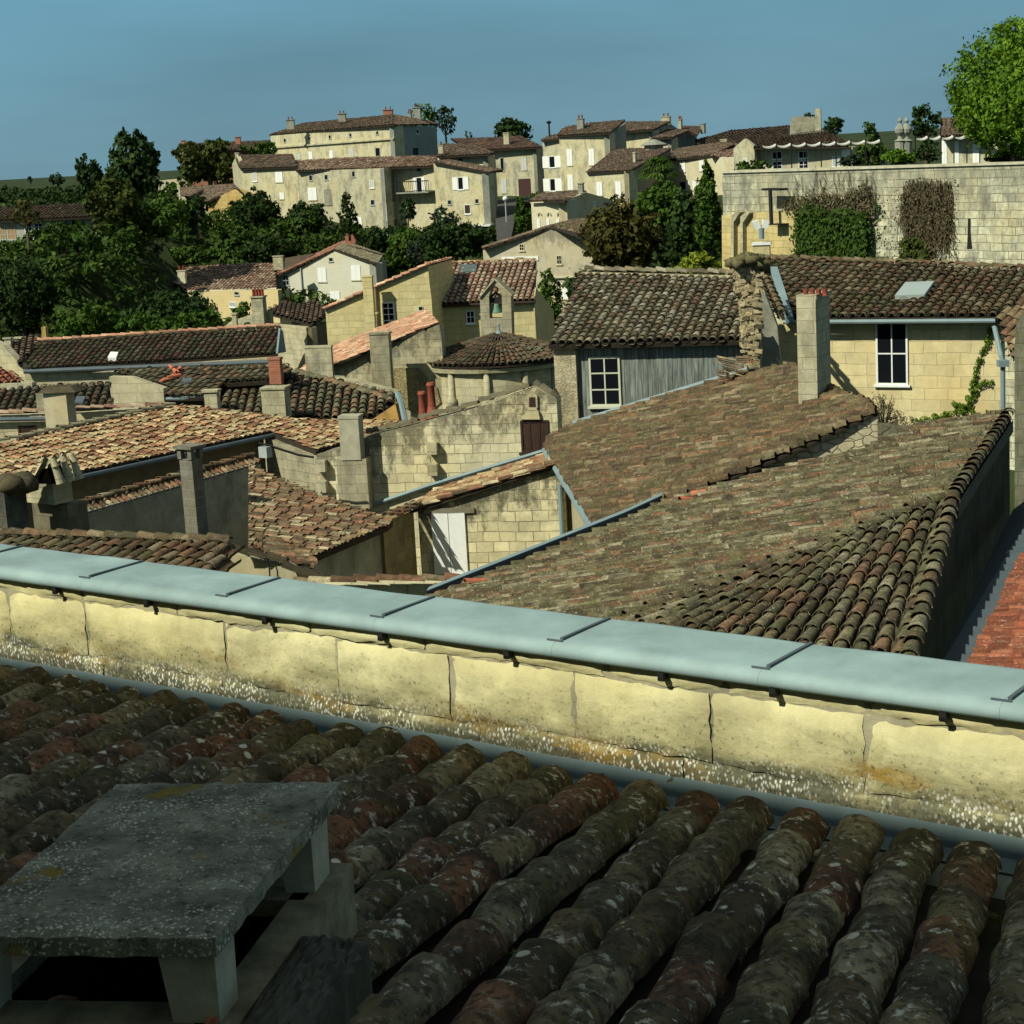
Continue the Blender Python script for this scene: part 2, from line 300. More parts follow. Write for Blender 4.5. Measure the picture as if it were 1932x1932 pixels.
# ------------------------------------------------------------------ tiles
def lay(mb,rows,N,course=.36,seg=5,lip=True,chan=False,jit=1.,hgt=.85,rings=2,thick=.012,over=.06):
    """rows: (low end, high end, half width low, half width high)"""
    e=[];t=[];w0=[];w1=[]
    for a,b,x,y in rows:
        L=np.linalg.norm(b-a); m=max(1,int(round(L/course)))
        ph=random.random()*.5
        for j in range(m+1):
            s0=max(0,(j-ph)/m); s1=min(1,(j+1-ph)/m+over/max(L,.01))
            if s1-s0<.15/m: continue
            e.append(a+(b-a)*s0); t.append(a+(b-a)*min(s1,1)); w0.append(x+(y-x)*s0); w1.append((x+(y-x)*s1))
    e=np.array(e);t=np.array(t);w0=np.array(w0);w1=np.array(w1); n=len(e)
    if n==0: return
    ax=t-e; ax/=np.linalg.norm(ax,axis=1)[:,None]; W=np.cross(ax,N); W/=np.linalg.norm(W,axis=1)[:,None]
    N=np.asarray(N,float)
    col=rs.rand(n,3)
    def shell(sgn,R0,R1,lift0,lift1,dx,inner=0,col=col,ofs=None):
        tt=np.linspace(0,1,rings); th=np.linspace(0,math.pi,seg+1)
        jw=rs.randn(n,2)*.05*jit; jh=np.abs(rs.randn(n,2))*.012*jit
        wob=rs.randn(n,rings,seg+1)*.0026*jit if rings>2 else np.zeros((n,rings,seg+1))
        vs=[]
        for i,s in enumerate(tt):
            R=(R0*(1-s)+R1*s); c=e*(1-s)+t*s+W*(dx+ (jw[:,0]*(1-s)+jw[:,1]*s)*w0)[:,None]
            h=lift0*(1-s)+lift1*s+jh[:,0]*(1-s)+jh[:,1]*s
            for k,a in enumerate(th):
                r=(R-inner+wob[:,i,k])
                vs.append(c+W*(r*math.cos(a))[:,None]+N*(h+sgn*r*hgt*math.sin(a))[:,None])
        vs=np.stack(vs,1); m=rings*(seg+1)
        base=np.array([[i*(seg+1)+k,i*(seg+1)+k+1,(i+1)*(seg+1)+k+1,(i+1)*(seg+1)+k] for i in range(rings-1) for k in range(seg)])
        if sgn<0: base=base[:,::-1]
        f=(base[None]+(np.arange(n)*m)[:,None,None]).reshape(-1,4)
        mb.add(vs.reshape(-1,3),f,np.repeat(col,m,0))
        return vs
    vs=shell(1,w0*.94,w1*.68,.030,.0,0.)
    if lip:
        o=vs[:,:seg+1]; c=(o[:,:1]+o[:,-1:])/2; i_=c+(o-c)*(1-thick/np.maximum(w0,.02))[:,None,None]
        o2=np.concatenate([o,i_],1); base=np.array([[k+1,k,seg+1+k,seg+2+k] for k in range(seg)])
        f=(base[None]+(np.arange(n)*(2*seg+2))[:,None,None]).reshape(-1,4)
        mb.add(o2.reshape(-1,3),f,np.repeat(col,2*seg+2,0))
    if chan:
        shell(-1,w0*.95,w1*.95,.035,.02,2*w0,col=rs.rand(n,3)*V(1,.3,1))
def planebasis(pl,poly3):
    n=pl[0]/np.linalg.norm(pl[0]); 
    if n[2]<0: n=-n
    up=V(0,0,1)-n*n[2]
    if np.linalg.norm(up)<1e-3: up=V(0,1,0)
    up/=np.linalg.norm(up); x=np.cross(up,n); return x,up,n
def roofrows(poly3,x,up,pitch,skew=0.):
    o=poly3[0]; p2=np.array([[(p-o)@x,(p-o)@up] for p in poly3]); 
    if skew: p2[:,0]-=p2[:,1]*skew
    a,b=p2[:,0].min(),p2[:,0].max(); n=max(1,int(round((b-a)/pitch))); rows=[]; w=(b-a)/n/2
    for k in range(n):
        X=a+(b-a)*(k+.5)/n; ys=[]
        for i in range(len(p2)):
            q,r=p2[i],p2[(i+1)%len(p2)]
            if (q[0]-X)*(r[0]-X)<0: ys.append(q[1]+(r[1]-q[1])*(X-q[0])/(r[0]-q[0]))
        ys.sort()
        for j in range(0,len(ys)-1,2):
            if ys[j+1]-ys[j]>.12:
                y0,y1=ys[j]-.05*random.random(),ys[j+1]
                rows.append((o+x*(X+skew*y0)+up*y0,o+x*(X+skew*y1)+up*y1,w,w))
    return rows
def ridge(mb,a,b,r=.1,ln=.36,jit=1,seg=6):
    d=b-a; L=np.linalg.norm(d); N=V(0,0,1)-d/L*(d[2]/L); N/=np.linalg.norm(N)
    lay(mb,[(a,b,r,r)],N,ln,seg,True,False,jit)
class House:
    def __init__(s,name,label,p,cat='house',group=None):
        s.e=thing(name,label,cat,p,group)
    def wall(s,tops,pl,zb,mat,th=.35,name='wall',lab=None,raw=False):
        a=[PP(*q,pl) for q in tops] if not raw else tops
        pts=a+[V(a[-1][0],a[-1][1],zb),V(a[0][0],a[0][1],zb)]
        o=MB().prism(pts,-pl[0]*th).build(name,mat,s.e); 
        if lab: o['label']=lab
        s.w=o; return o
    def poly(s,pts,pl,mat,th=.35,name='wall'):
        return MB().prism([PP(*q,pl) for q in pts],-pl[0]*th).build(name,mat,s.e)
    def roof(s,px,pl,mat,pitch=.24,course=.4,seg=4,th=.12,ridges=(),name='roof',skew=0.,chan=False,lip=True,rings=2,rr=.11,pts=None,jit=1,hg=.85,rowpx=None):
        poly=[PP(*q,pl) for q in px] if pts is None else pts; x,up,n=planebasis(pl,poly); mb=MB()
        if rowpx: d_=PP(*rowpx[1],pl)-PP(*rowpx[0],pl); skew=(d_@x)/(d_@up)
        lay(mb,roofrows(poly,x,up,pitch,skew),n,course,seg,lip,chan,jit,rings=rings,hgt=hg)
        for a,b in ridges: ridge(mb,a+V(0,0,.03),b+V(0,0,.03),rr,course,seg=max(seg,4))
        r=mb.build(name,mat,s.e,smooth=seg>5,uv=False)
        MB().prism([p-n*.01 for p in poly],-n*th).build('roof_deck',roofbase,r)
        s.r=r; s.rp=pl; return r
    def chim(s,xl,xc,xr,v0,v1,Y,mat,L=-54,R=36,cap=.05,pots=0,capmat=None,parent=None,potmat=None,name='chimney'):
        p0=P(xc,v0,Y); z1=P(xc,v1,Y)[2]; vm=(v0+v1)/2
        pm=P(xc,vm,Y); a=PP(xl,vm,VD(pm,L))-pm if xl<xc-1 else AZ(L)*.5; b=PP(xr,vm,VD(pm,R))-pm if xr>xc+1 else AZ(R)*.5
        a[2]=b[2]=0
        if np.linalg.norm(a)>3: a*=3/np.linalg.norm(a)
        if np.linalg.norm(b)>2: b*=2/np.linalg.norm(b)
        c=V(pm[0],pm[1],z1); h=p0[2]-z1
        mb=MB().prism([c,c+a,c+a+b,c+b],V(0,0,h-(.06 if cap else 0)))
        par=parent or s.e; o=mb.build(name,mat,par)
        if cap:
            k=cap; u=a/np.linalg.norm(a)*k; w_=b/np.linalg.norm(b)*k; c2=c+V(0,0,h-.062)
            MB().prism([c2-u-w_,c2+a+u-w_,c2+a+b+u+w_,c2+b-u+w_],V(0,0,.07)).build('chimney_cap',capmat or mat,o)
        for i in range(pots):
            q=c+a*((i+.5)/pots)+b*.5; q[2]=p0[2]+.005
            MB().lathe([(.09,0),(.075,.12),(.08,.3),(.095,.32),(.095,.35)],q,10).build('chimney_pot',potmat or clay,o,smooth=True)
        return o
    def win(s,pl,u0,v0,u1,v1,kind='dark',mat=None,fm=None,n=(1,1),sh=None,sw=.0):
        """kind: dark | shut | open | grey ; n = glazing bars"""
        uc,vc=(u0+u1)/2,(v0+v1)/2; t=np.cross(V(0,0,1),pl[0]); 
        if t@CR<0: t=-t
        c=PP(uc,vc,pl); hw=abs((PP(u1,vc,pl)-PP(u0,vc,pl))@t)/2; hz=abs(PP(uc,v1,pl)[2]-PP(uc,v0,pl)[2])/2; nn_=pl[0]; Z=V(0,0,1)
        if kind in('dark','open','grey'):
            fr=MB(); k=min(.05,hw*.2)
            for sg in(-1,1):
                fr.box(c+t*sg*(hw-k/2)+nn_*.02,t*k/2,nn_*.02,Z*hz); fr.box(c+Z*sg*(hz-k/2)+nn_*.0195,t*(hw-k),nn_*.0185,Z*k/2)
            for i in range(1,n[0]): fr.box(c+t*(-hw+2*hw*i/n[0])+nn_*.018,t*k*.35,nn_*.016,Z*(hz-k))
            for i in range(1,n[1]): fr.box(c+Z*(-hz+2*hz*i/n[1])+nn_*.017,t*(hw-k),nn_*.014,Z*k*.35)
            fr.box(c-Z*(hz+.03)+nn_*.04,t*(hw+.06),nn_*.04,Z*.03)
            f=fr.build('window',fm or (greyp if kind=='dark' else white),s.e)
            MB().box(c+nn_*.012,t*(hw-k*.9),nn_*.008,Z*(hz-k*.9)).build('pane',mat or (greyp if kind=='grey' else glass),f)
            if kind=='open':
                for sg in(-1,1):
                    w_=sw or hw
                    MB().box(c+t*sg*(hw+w_/2+.02)+nn_*.04,t*w_/2,nn_*.02,Z*hz).build('shutter',sh or white,s.e)
        else:
            for sg in(-1,1):
                MB().box(c+t*sg*hw/2+nn_*.03,t*(hw/2-.008),nn_*.02,Z*hz).build('shutter',sh or white,s.e)
            MB().box(c-Z*(hz+.04)+nn_*.04,t*(hw+.05),nn_*.035,Z*.03).build('sill',stone('sill_stone',YS,mort=0),s.e)
def gutter(a,b,par,r=.055,mat=None,name='gutter'):
    return MB().tube([a,b],r,8).build(name,mat or zinc,par)
# ------------------------------------------------------------------ leaves
def leaves(mb,blobs,card,dens,flat=.0,lim=9000,low=-.35,clump=True,grad=None):
    for c,r in blobs:
        c=np.asarray(c,float); r=np.asarray(r,float)*np.ones(3); area=4*math.pi*(r[0]*r[1]*r[2])**(2/3.)
        n=int(min(lim,dens*area/card**2))
        d=rs.randn(n,3); d/=np.linalg.norm(d,axis=1)[:,None]; d[:,2]=np.where(d[:,2]<low,-d[:,2]*.6,d[:,2])
        if clump:
            k=max(6,n//26); cc=rs.randn(k,3); cc/=np.linalg.norm(cc,axis=1)[:,None]; cc[:,2]=np.where(cc[:,2]<low,-cc[:,2],cc[:,2]); cc*=(.72+.34*rs.rand(k,1)); idx=rs.randint(0,k,n)
            q=cc[idx]+rs.randn(n,3)*.10; tone=rs.rand(k)[idx]
            inner=rs.rand(n)<.25; q[inner]=d[inner]*(.45+.4*rs.rand(inner.sum(),1)); 
        else: q=d*(.6+.45*rs.rand(n,1)); tone=rs.rand(n)
        p=c+q*r
        nr=q/ (np.linalg.norm(q,axis=1)[:,None]+1e-6)+rs.randn(n,3)*.55; nr/=np.linalg.norm(nr,axis=1)[:,None]
        a=np.cross(nr,rs.randn(n,3)); a/=np.linalg.norm(a,axis=1)[:,None]; b=np.cross(nr,a); s=card*(.35+.45*rs.rand(n,1))
        vs=np.stack([p-a*s*.9,p-b*s*.5+nr*s*.15,p+a*s,p+b*s*.55-nr*s*.1],1).reshape(-1,3)
        col=np.stack([np.clip(tone*.7+rs.rand(n)*.35,0,1),rs.rand(n),rs.rand(n)],1)
        mb.add(vs,np.arange(4*n).reshape(-1,4),np.repeat(col,4,0))
G_dark=leafmat('dark_leaves',(.010,.024,.006),(.022,.048,.01),(.05,.085,.016))
G_mid=leafmat('green_leaves',(.02,.046,.007),(.048,.10,.012),(.095,.16,.022))
G_olive=leafmat('olive_leaves',(.03,.045,.008),(.05,.07,.012),(.085,.10,.02))
G_bright=leafmat('bright_leaves',(.025,.065,.006),(.085,.17,.012),(.18,.29,.02))
G_bronze=leafmat('bronze_leaves',(.03,.03,.008),(.065,.06,.014),(.11,.10,.025))
G_yellow=leafmat('yellow_green_leaves',(.07,.12,.01),(.16,.22,.02),(.30,.30,.03))
G_ivy=leafmat('ivy_leaves',(.014,.034,.006),(.036,.074,.01),(.08,.135,.02))
G_twig=leafmat('brown_twigs',(.06,.052,.028),(.11,.095,.055),(.15,.105,.055))
G_blue=leafmat('blue_green_leaves',(.018,.035,.02),(.03,.055,.03),(.06,.09,.045))
def tree(name,label,u0,v0,u1,v1,Y,mat,cat='tree',vb=None,card=.35,nb=14,dens=2.1,shape='round',group=None,taper=0.,ry=None):
    """crown fills the pixel box at depth Y, foot at row vb"""
    uc=(u0+u1)/2; c=P(uc,(v0+v1)/2,Y); rx=(u1-u0)/2*Y/FL; rz=(v1-v0)/2*Y/FL*1.02; ry=ry or min(rx,rz*1.3)
    zb=P(uc,vb if vb else v1+4,Y)[2]-.3; e=thing(name,label,cat,V(c[0],c[1],zb),group)
    mb=MB(); bl=[]
    if shape=='box': 
        for i in range(nb):
            q=rs.uniform(-1,1,3)*V(.8,.8,.75); bl.append((c+q*V(rx,ry,rz),V(rx,ry,rz)*.42))
    else:
        bl.append((c,V(rx,ry,rz)*.86))
        for i in range(nb):
            d=rs.randn(3); d/=np.linalg.norm(d); s=rs.uniform(.26,.44)
            if shape=='cone':
                h=rs.uniform(-.95,.95); rr_=(1-(h+1)/2)**.8*.9+.08; a=rs.uniform(0,2*math.pi); q=V(math.cos(a)*rr_*.75,math.sin(a)*rr_*.75,h*.93); s=.12+rr_*.3
            else:
                q=d*(1.04-s)*rs.uniform(.88,1.04); 
                if taper: k=1-taper*max(0,(q[2]+.3)); q=q*V(k,k,1)
            bl.append((c+q*V(rx,ry,rz),V(rx,ry,rz)*s))
        if shape=='cone': bl[0]=(c-V(0,0,rz*.35),V(rx,ry,rz)*.55)
    leaves(mb,bl,card,dens*.95,low=-.95); mb.build('crown',mat,e,uv=False)
    tr=MB(); r0=max(.06,min(rx,rz)*.09); top=c-V(0,0,rz*.1); f=V(c[0],c[1],zb); tr.tube([f,(f+top)/2+V(r0*.3,0,0),top],[r0*1.3,r0,r0*.6],7)
    for i in range(5):
        a=rs.uniform(0,6.28); q=f+(top-f)*rs.uniform(.6,.95); tr.tube([q,q+V(math.cos(a)*rx*.55,math.sin(a)*ry*.55,rz*rs.uniform(.2,.6))],[r0*.5,r0*.15],5)
    tr.build('trunk',bark,e)
    return e
#==BODY==
# ------------------------------------------------------------------ the setting: ground
def sm(x,a,b): x=np.clip((x-a)/(b-a),0,1); return x*x*(3-2*x)
def hgt(x,y):
    h=-13.5+0*x
    sh=sm(x,-30,-26)*22; left=-12.3+(6.2)*sm(y-sh,134,144)
    ctr=-12.6+(3.9)*sm(y,150,172)+(3.2)*sm(y,172,205)
    right=-11+(5.5)*sm(y,95,165)
    wl=1-sm(x,-16,-10); wr=sm(x,7,12)
    h=left*wl+ctr*(1-wl)*(1-wr)+right*wr
    h=np.where(y<105,-13.5,h+(-13.5-h)*(1-sm(y,105,118)))
    far=-4.6-(y-300)*0; h=h+(far-h)*sm(y,205,260)
    h=h+(y>260)*2.4*sm(y,300,590)-np.clip(y-640,0,9e9)*.011
    return h
xs=np.concatenate([np.linspace(-3000,-260,12),np.linspace(-220,220,111),np.linspace(260,3000,12)]); ys=np.concatenate([np.linspace(-60,250,125),np.linspace(258,700,60),np.linspace(760,6000,20)])
X,Yg=np.meshgrid(xs,ys); Zg=hgt(X,Yg)+np.where(Yg>262,0,.12)*rs.randn(*X.shape)*.6
mb=MB(); nx=len(xs); idx=np.arange(len(ys)*nx).reshape(len(ys),nx)
mb.add(np.stack([X.ravel(),Yg.ravel(),Zg.ravel()],1),np.stack([idx[:-1,:-1],idx[:-1,1:],idx[1:,1:],idx[1:,:-1]],-1).reshape(-1,4))
gm,t,b=newmat('grass_ground'); co=nn(t,'ShaderNodeTexCoord').outputs['Object']
c=mixc(t,mrange(t,noise(t,co,.12,6),.35,.65),(.016,.026,.008),(.035,.048,.014)); c=mixc(t,mrange(t,noise(t,co,.9,5),.4,.7,0,.6),c,(.035,.055,.012)); t.links.new(c,b.inputs['Base Color'])
tag(mb.build('ground',gm,smooth=True,loc=(0,0,0),uv=False),kind='structure')
# lane climbing between the houses
a0=[PP(*q,(V(0,0,1),V(0,0,-8.2))) for q in Q('C',235,1050,350,1040)]
lane=MB(); L=[(245,1045,330,1045,158),(232,900,365,880,170),(230,810,400,790,182),(228,770,500,745,197)]
vs=[]
for x0,y0,x1,y1,Yl in L:
    for q in Q('C',x0,y0,x1,y1): vs.append(P(*q,Yl))
lane.add(vs,[[0,1,3,2],[2,3,5,4],[4,5,7,6]])
tag(lane.build('lane',plain('asphalt',(.055,.055,.052),.9,.2,2)),kind='structure')
# terrace behind the rampart
BA=P(1362,325,85); BB=PZ(1932,308,BA[2]); bd=(BB-BA)/np.linalg.norm(BB-BA); bn=V(-bd[1],bd[0],0)
if bn[1]<0: bn=-bn
q0=BA+bd*.2+bn*.9; q1=BA+bd*26+bn*.9
tag(MB().prism([V(q[0],q[1],BA[2]-.55) for q in (q0,q1,q1+bn*60,q0+bn*60)],V(0,0,-12)).build('terrace',gm),kind='structure')
# ------------------------------------------------------------------ our own roof: parapet, gutter, tiles, chimney
ZC=-2.1275; A0=PZ(152,1100,ZC); A5=PZ(1885,1337,ZC); ad=(A5-A0)/5; an=V(-ad[1],ad[0],0)      # ad: one metre along, an: away
PF=(-an,A0+an*.035)                                   # stone face
def al(u,v,pl=None): q=PP(u,v,pl or PF); return (q-A0)@ad, q[2]
pw=thing('parapet_wall','pale limestone parapet wall capped with blue-grey zinc sheets across the foreground','wall',V(*(A0+ad*2.5+an*.2)[:2],-2.85))
S0,S1=-4.2,8.5
mortar2=stone('parapet_mortar',(.36,.34,.24),.25,mort=0,stain=.5,base=-2.64)
fgst=stone('parapet_stone',(.60,.57,.33),.16,mort=0,stain=.34,base=-2.62,stc=(.16,.14,.07))
MB().prism([A0+ad*S0+an*.05+V(0,0,zz) for zz in (-.02,)]+[A0+ad*S1+an*.05+V(0,0,-.02),A0+ad*S1+an*.05+V(0,0,-.9),A0+ad*S0+an*.05+V(0,0,-.9)],an*.31).build('wall_core',mortar2,pw)
def blockrow(joints,z0f,z1f,seedgap=.006):
    mb=MB()
    for j0,j1 in zip(joints[:-1],joints[1:]):
        g=.007; nx_,nz_=max(3,int((j1-j0)/.045)),max(3,int(.4/.045))
        s_=np.linspace(j0+g,j1-g,nx_+1); r_=np.linspace(0,1,nz_+1)
        Sg,Rg=np.meshgrid(s_,r_); z0=np.array([z0f(x) for x in s_]); z1=np.array([z1f(x) for x in s_])
        Zg_=z0+(z1-z0)*Rg; ph=rs.rand(4)*6
        ed=np.minimum.reduce([(Sg-s_[0]),(s_[-1]-Sg),(Zg_-z0)*1.,(z1-Zg_)*1.]); ed=np.clip(ed/.03,0,1)
        dep=.012*(1-ed)**1.5+.006*np.sin(Sg*9+ph[0])*np.sin(Zg_*13+ph[1])+rs.randn(*Sg.shape)*.0022+rs.uniform(-.004,.006)
        Sg=Sg+(ed<.01)*rs.randn(*Sg.shape)*.004; Zg_=Zg_+(ed<.01)*rs.randn(*Sg.shape)*.004
        vs=A0+ad*Sg[...,None]+an*(.035+dep)[...,None]; vs[...,2]=Zg_
        k=nx_+1; id_=np.arange(Sg.size).reshape(Sg.shape)
        f=np.stack([id_[:-1,:-1],id_[:-1,1:],id_[1:,1:],id_[1:,:-1]],-1).reshape(-1,4)
        mb.add(vs.reshape(-1,3),f)
    return mb
zt=ZC-.045
jm=[al(x,y)[0] for x,y in ((160,1190),(425,1240),(635,1265),(848,1300),(1083,1330),(1340,1370),(1632,1420))]
jm=[S0,jm[0]-2.05,jm[0]-1.3,jm[0]-.62]+jm+[jm[-1]+.78,jm[-1]+1.5,jm[-1]+2.3,S1]
ju=[S0,-3.1,-2.2,-1.2]+[al(x,y)[0] for x,y in ((152,1125),(332,1160),(585,1203),(800,1228),(1137,1272),(1368,1310),(1640,1345))]+[6.2,7.1,S1]
jl=[S0,-3.4,-2.5,-1.6]+[al(x,y)[0] for x,y in ((195,1270),(420,1310),(640,1350),(905,1400),(1290,1440))]+[4.0,5.1,6.3,S1]
zm=lambda s: ZC-.115+.004*math.sin(s*5)
zl=lambda s: ZC-.425+.012*math.sin(s*2.3+1)+.006*math.sin(s*7)
blockrow(ju,lambda s:zm(s)+.005,lambda s:ZC-.012).build('stone_course',fgst,pw,uvn=an,smooth=True)
blockrow(jm,lambda s:zl(s)+.006,lambda s:zm(s)-.003).build('stone_course',fgst,pw,uvn=an,smooth=True)
blockrow(jl,lambda s:ZC-.66,lambda s:zl(s)-.004).build('stone_course',fgst,pw,uvn=an,smooth=True)
# zinc cap, sheet by sheet
prof=[(.441,-.03),(.441,.016),(.4395,.022),(.435,.0252),(.42,.026),(.25,.026),(.07,.0235),(.045,.0222),(.02,.0175),(-.003,.002),(-.010,-.018),(-.006,-.036),(.004,-.045),(.03,-.042),(.03,-.03)]
for k in range(-4,9):
    s0,s1=k+.004,k+1.004-.001; mb=MB(); nseg=8
    vs=[]
    for i in range(nseg+1):
        s=s0+(s1-s0)*i/nseg
        for j,(o,z) in enumerate(prof):
            vs.append(A0+ad*s+an*(o)+V(0,0,z+(.0022*math.sin(s*11+o*23)+.002*math.sin(s*5.3-o*9) if 0<j<4 else 0)))
    m_=len(prof); f=[[i*m_+j,(i+1)*m_+j,(i+1)*m_+j+1,i*m_+j+1] for i in range(nseg) for j in range(m_-1)]
    mb.add(vs,[x[::-1] for x in f])
    sh=mb.build('zinc_sheet',plain('zinc_cap',(.235,.33,.335),.65,.2,3.0,0,.15,streak=(1,1,1),bmp=.003),pw,smooth=True)
    b2=MB().box(A0+ad*(s0+.02)+an*.235+V(0,0,.029),ad*.008,an*.19,V(0,0,.006))
    b2.box(A0+ad*(s0-.008)+an*.032+V(0,0,.0245),ad*.04,an*.004,V(0,0,.003))
    b2.build('seam',zincd,sh)
for u,v in ((-60,1105),(114,1120),(287,1148),(510,1180),(728,1205),(965,1236),(1256,1276),(1466,1305),(1786,1350),(2050,1385)):
    s=al(u,v)[0]; c=A0+ad*s+an*.012; c[2]=ZC-.06
    MB().box(c,ad*.014,an*.02,V(0,0,.016)).box(c+V(0,0,-.012)-an*.012,ad*.012,an*.008,V(0,0,.008)).build('cap_clip',black,pw)
# gutter between parapet and tiles
ZG=-2.715
gt=thing('zinc_gutter','long folded blue-grey zinc gutter at the foot of the stone parapet','gutter',V(*(A0+ad*2)[:2],ZG-.1))
mb=MB(); gp=[(.034,.085),(.026,.085),(.020,.0),(-.02,-.03),(-.075,-.034),(-.078,-.024),(-.145,-.036),(-.30,-.04)]
nk=24
vs=[A0+ad*(S0+(S1-S0)*i/nk)+an*o+V(0,0,ZG-ZC+z) for i in range(nk+1) for o,z in gp]; m_=len(gp)
mb.add(vs,[[i*m_+j,i*m_+j+1,(i+1)*m_+j+1,(i+1)*m_+j] for i in range(nk) for j in range(m_-1)]); mb.build('lining',plain('gutter_zinc',(.17,.235,.245),.6,.18,3,0,.2),gt)
mb=MB()
for s in np.arange(S0+.3,S1,1.0): mb.box(A0+ad*s-an*.05+V(0,0,ZG-ZC-.028),ad*.006,an*.03,V(0,0,.004))
mb.box(A0+ad*((S0+S1)/2)-an*.0765+V(0,0,ZG-ZC-.022),ad*(S1-S0)/2,an*.003,V(0,0,.006)).build('lap_joint',zincd,gt)
# canal tile roof
rd=ray(2090,775); rd/=np.linalg.norm(rd)
own=thing('tiled_roof','dark lichen-covered canal tile roof filling the foreground below the parapet','roof',V(-.3,5,-2.9))
rows=[]; eo=-.115
sl_n=np.cross(rd,ad); sl_n/=np.linalg.norm(sl_n); sl_n=sl_n if sl_n[2]>0 else -sl_n
hk=rd-ad*(rd@ad)
for k,s in enumerate(np.arange(-3.6,8.4,.238)):
    E_=A0+ad*(s+rs.uniform(-.015,.015))-an*(.115+rs.uniform(0,.05)); E_[2]=ZG-.015
    dirr=rd+ad*rs.uniform(-.012,.012); Ln=4.7/abs(dirr@an)
    rows.append((E_,E_-dirr*Ln,.108,.100))
mb=MB()
# rows run from the low eave beside the gutter up towards the viewer
lay(mb,rows,sl_n,.40,12,True,False,1.0,hgt=.95,rings=5,thick=.018,over=.07)
mb.build('cover_tiles',T_fg,own,smooth=True,uv=False)
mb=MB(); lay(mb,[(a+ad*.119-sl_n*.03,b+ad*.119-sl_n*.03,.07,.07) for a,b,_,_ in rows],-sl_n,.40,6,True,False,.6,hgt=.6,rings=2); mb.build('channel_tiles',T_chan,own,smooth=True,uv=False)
pd=[A0+ad*-3.8-an*.13,A0+ad*8.4-an*.13]; pd=[V(q[0],q[1],ZG-.06) for q in pd]
MB().prism([pd[0],pd[1],pd[1]-rd*5,pd[0]-rd*5],-sl_n*.15).build('roof_deck',roofbase,own)
# moss, twigs and small blue flowers lodged between the tiles
mm=leafmat('moss_green',(.05,.07,.01),(.12,.14,.02),(.25,.24,.04))
mb=MB(); bl=[]
for i in range(70):
    a,b,_,_=rows[rs.randint(8,len(rows))]; q=a+(b-a)*rs.uniform(.02,.9)+ad*.119+sl_n*rs.uniform(-.01,.02); bl.append((q,V(.035,.035,.015)*rs.uniform(.5,1.3)))
leaves(mb,bl,.012,1.2,lim=120,low=-.1,clump=False); tag(mb.build('moss',mm,uv=False),'small tufts of moss in the furrows of the foreground tiles','moss',kind='stuff')
for u,v,lb in ((1245,1525,'little green grass tuft sprouting between tile ends near the gutter'),):
    q=PZ(u,v,ZG+.03); mb=MB()
    for i in range(40):
        d=V(rs.randn()*.03,rs.randn()*.03,rs.uniform(.04,.09)); s=q+V(rs.randn()*.015,rs.randn()*.015,0); mb.add([s,s+V(.003,0,0),s+d],[[0,1,2]])
    tag(mb.build('grass_tuft',G_yellow,uv=False),lb,'weed')
bluem=plain('blue_petals',(.04,.08,.7),.6,.2,20)
for u,v,zz,lb in ((1338,1574,ZG+.02,'tiny blue flower between tile rows, the left one of two'),(1778,1651,ZG+.03,'tiny blue flower between tile rows at the far right')):
    q=PZ(u,v,zz); mb=MB()
    for i in range(6):
        a=i*1.05; d=V(math.cos(a),math.sin(a),.35)*.016; n_=V(-math.sin(a),math.cos(a),0)*.007; mb.add([q,q+d*.6+n_,q+d,q+d*.6-n_],[[0,1,2,3]])
    mb.tube([q-V(0,0,.03),q],.003,4); tag(mb.build('flower',bluem,uv=False),lb,'flower','blue flowers among the foreground tiles')
# ridge of the shallow near hip at the very bottom
# slab chimney
ZS=-1.80
c4=[PZ(u,v,ZS) for u,v in ((221,1474),(643,1471),(404,1765),(-101,1760))]
ch=thing('slab_chimney','concrete chimney with a lichen-spotted flat slab on stubby legs, bottom left corner','chimney',V(*(sum(c4)/4)[:2],-2.6))
cx=(c4[1]-c4[0]); cx[2]=0; wx=np.linalg.norm(cx); cx/=wx; ll=c4[1]-c4[2]; ll[2]=0; Lc=np.linalg.norm(ll); cy=ll/Lc
slabm,t,b=newmat('lichened_concrete'); co=nn(t,'ShaderNodeTexCoord').outputs['Object']
c=mixc(t,mrange(t,noise(t,co,6,6,.7),.35,.65),(.12,.115,.085),(.33,.32,.24)); v=nn(t,'ShaderNodeTexVoronoi'); v.inputs['Scale'].default_value=75; mp=nn(t,'ShaderNodeMapping'); mp.inputs['Scale'].default_value=(1,1,1); t.links.new(co,mp.inputs[0]); wv=nn(t,'ShaderNodeVectorMath',operation='ADD'); nz=nn(t,'ShaderNodeTexNoise'); nz.inputs['Scale'].default_value=30; t.links.new(co,nz.inputs[0]); s_=nn(t,'ShaderNodeVectorMath',operation='SCALE'); s_.inputs['Scale'].default_value=.035; t.links.new(nz.outputs['Color'],s_.inputs[0]); t.links.new(mp.outputs[0],wv.inputs[0]); t.links.new(s_.outputs[0],wv.inputs[1]); t.links.new(wv.outputs[0],v.inputs[0])
sp=mth(t,'MULTIPLY',mrange(t,v.outputs['Distance'],.16,.42,1,0),mrange(t,noise(t,co,5,7,.8),.46,.56,0,1)); c=mixc(t,sp,c,(.8,.78,.64))
c=mixc(t,mrange(t,noise(t,co,3.6,4,.6),.60,.66,0,.85),c,(.26,.19,.02)); c=mixc(t,mrange(t,noise(t,co,30,4,.7),.56,.66,0,.7),c,(.03,.032,.025))
t.links.new(c,b.inputs['Base Color']); bump(t,b,noise(t,co,25,5,.7),.012,.8)
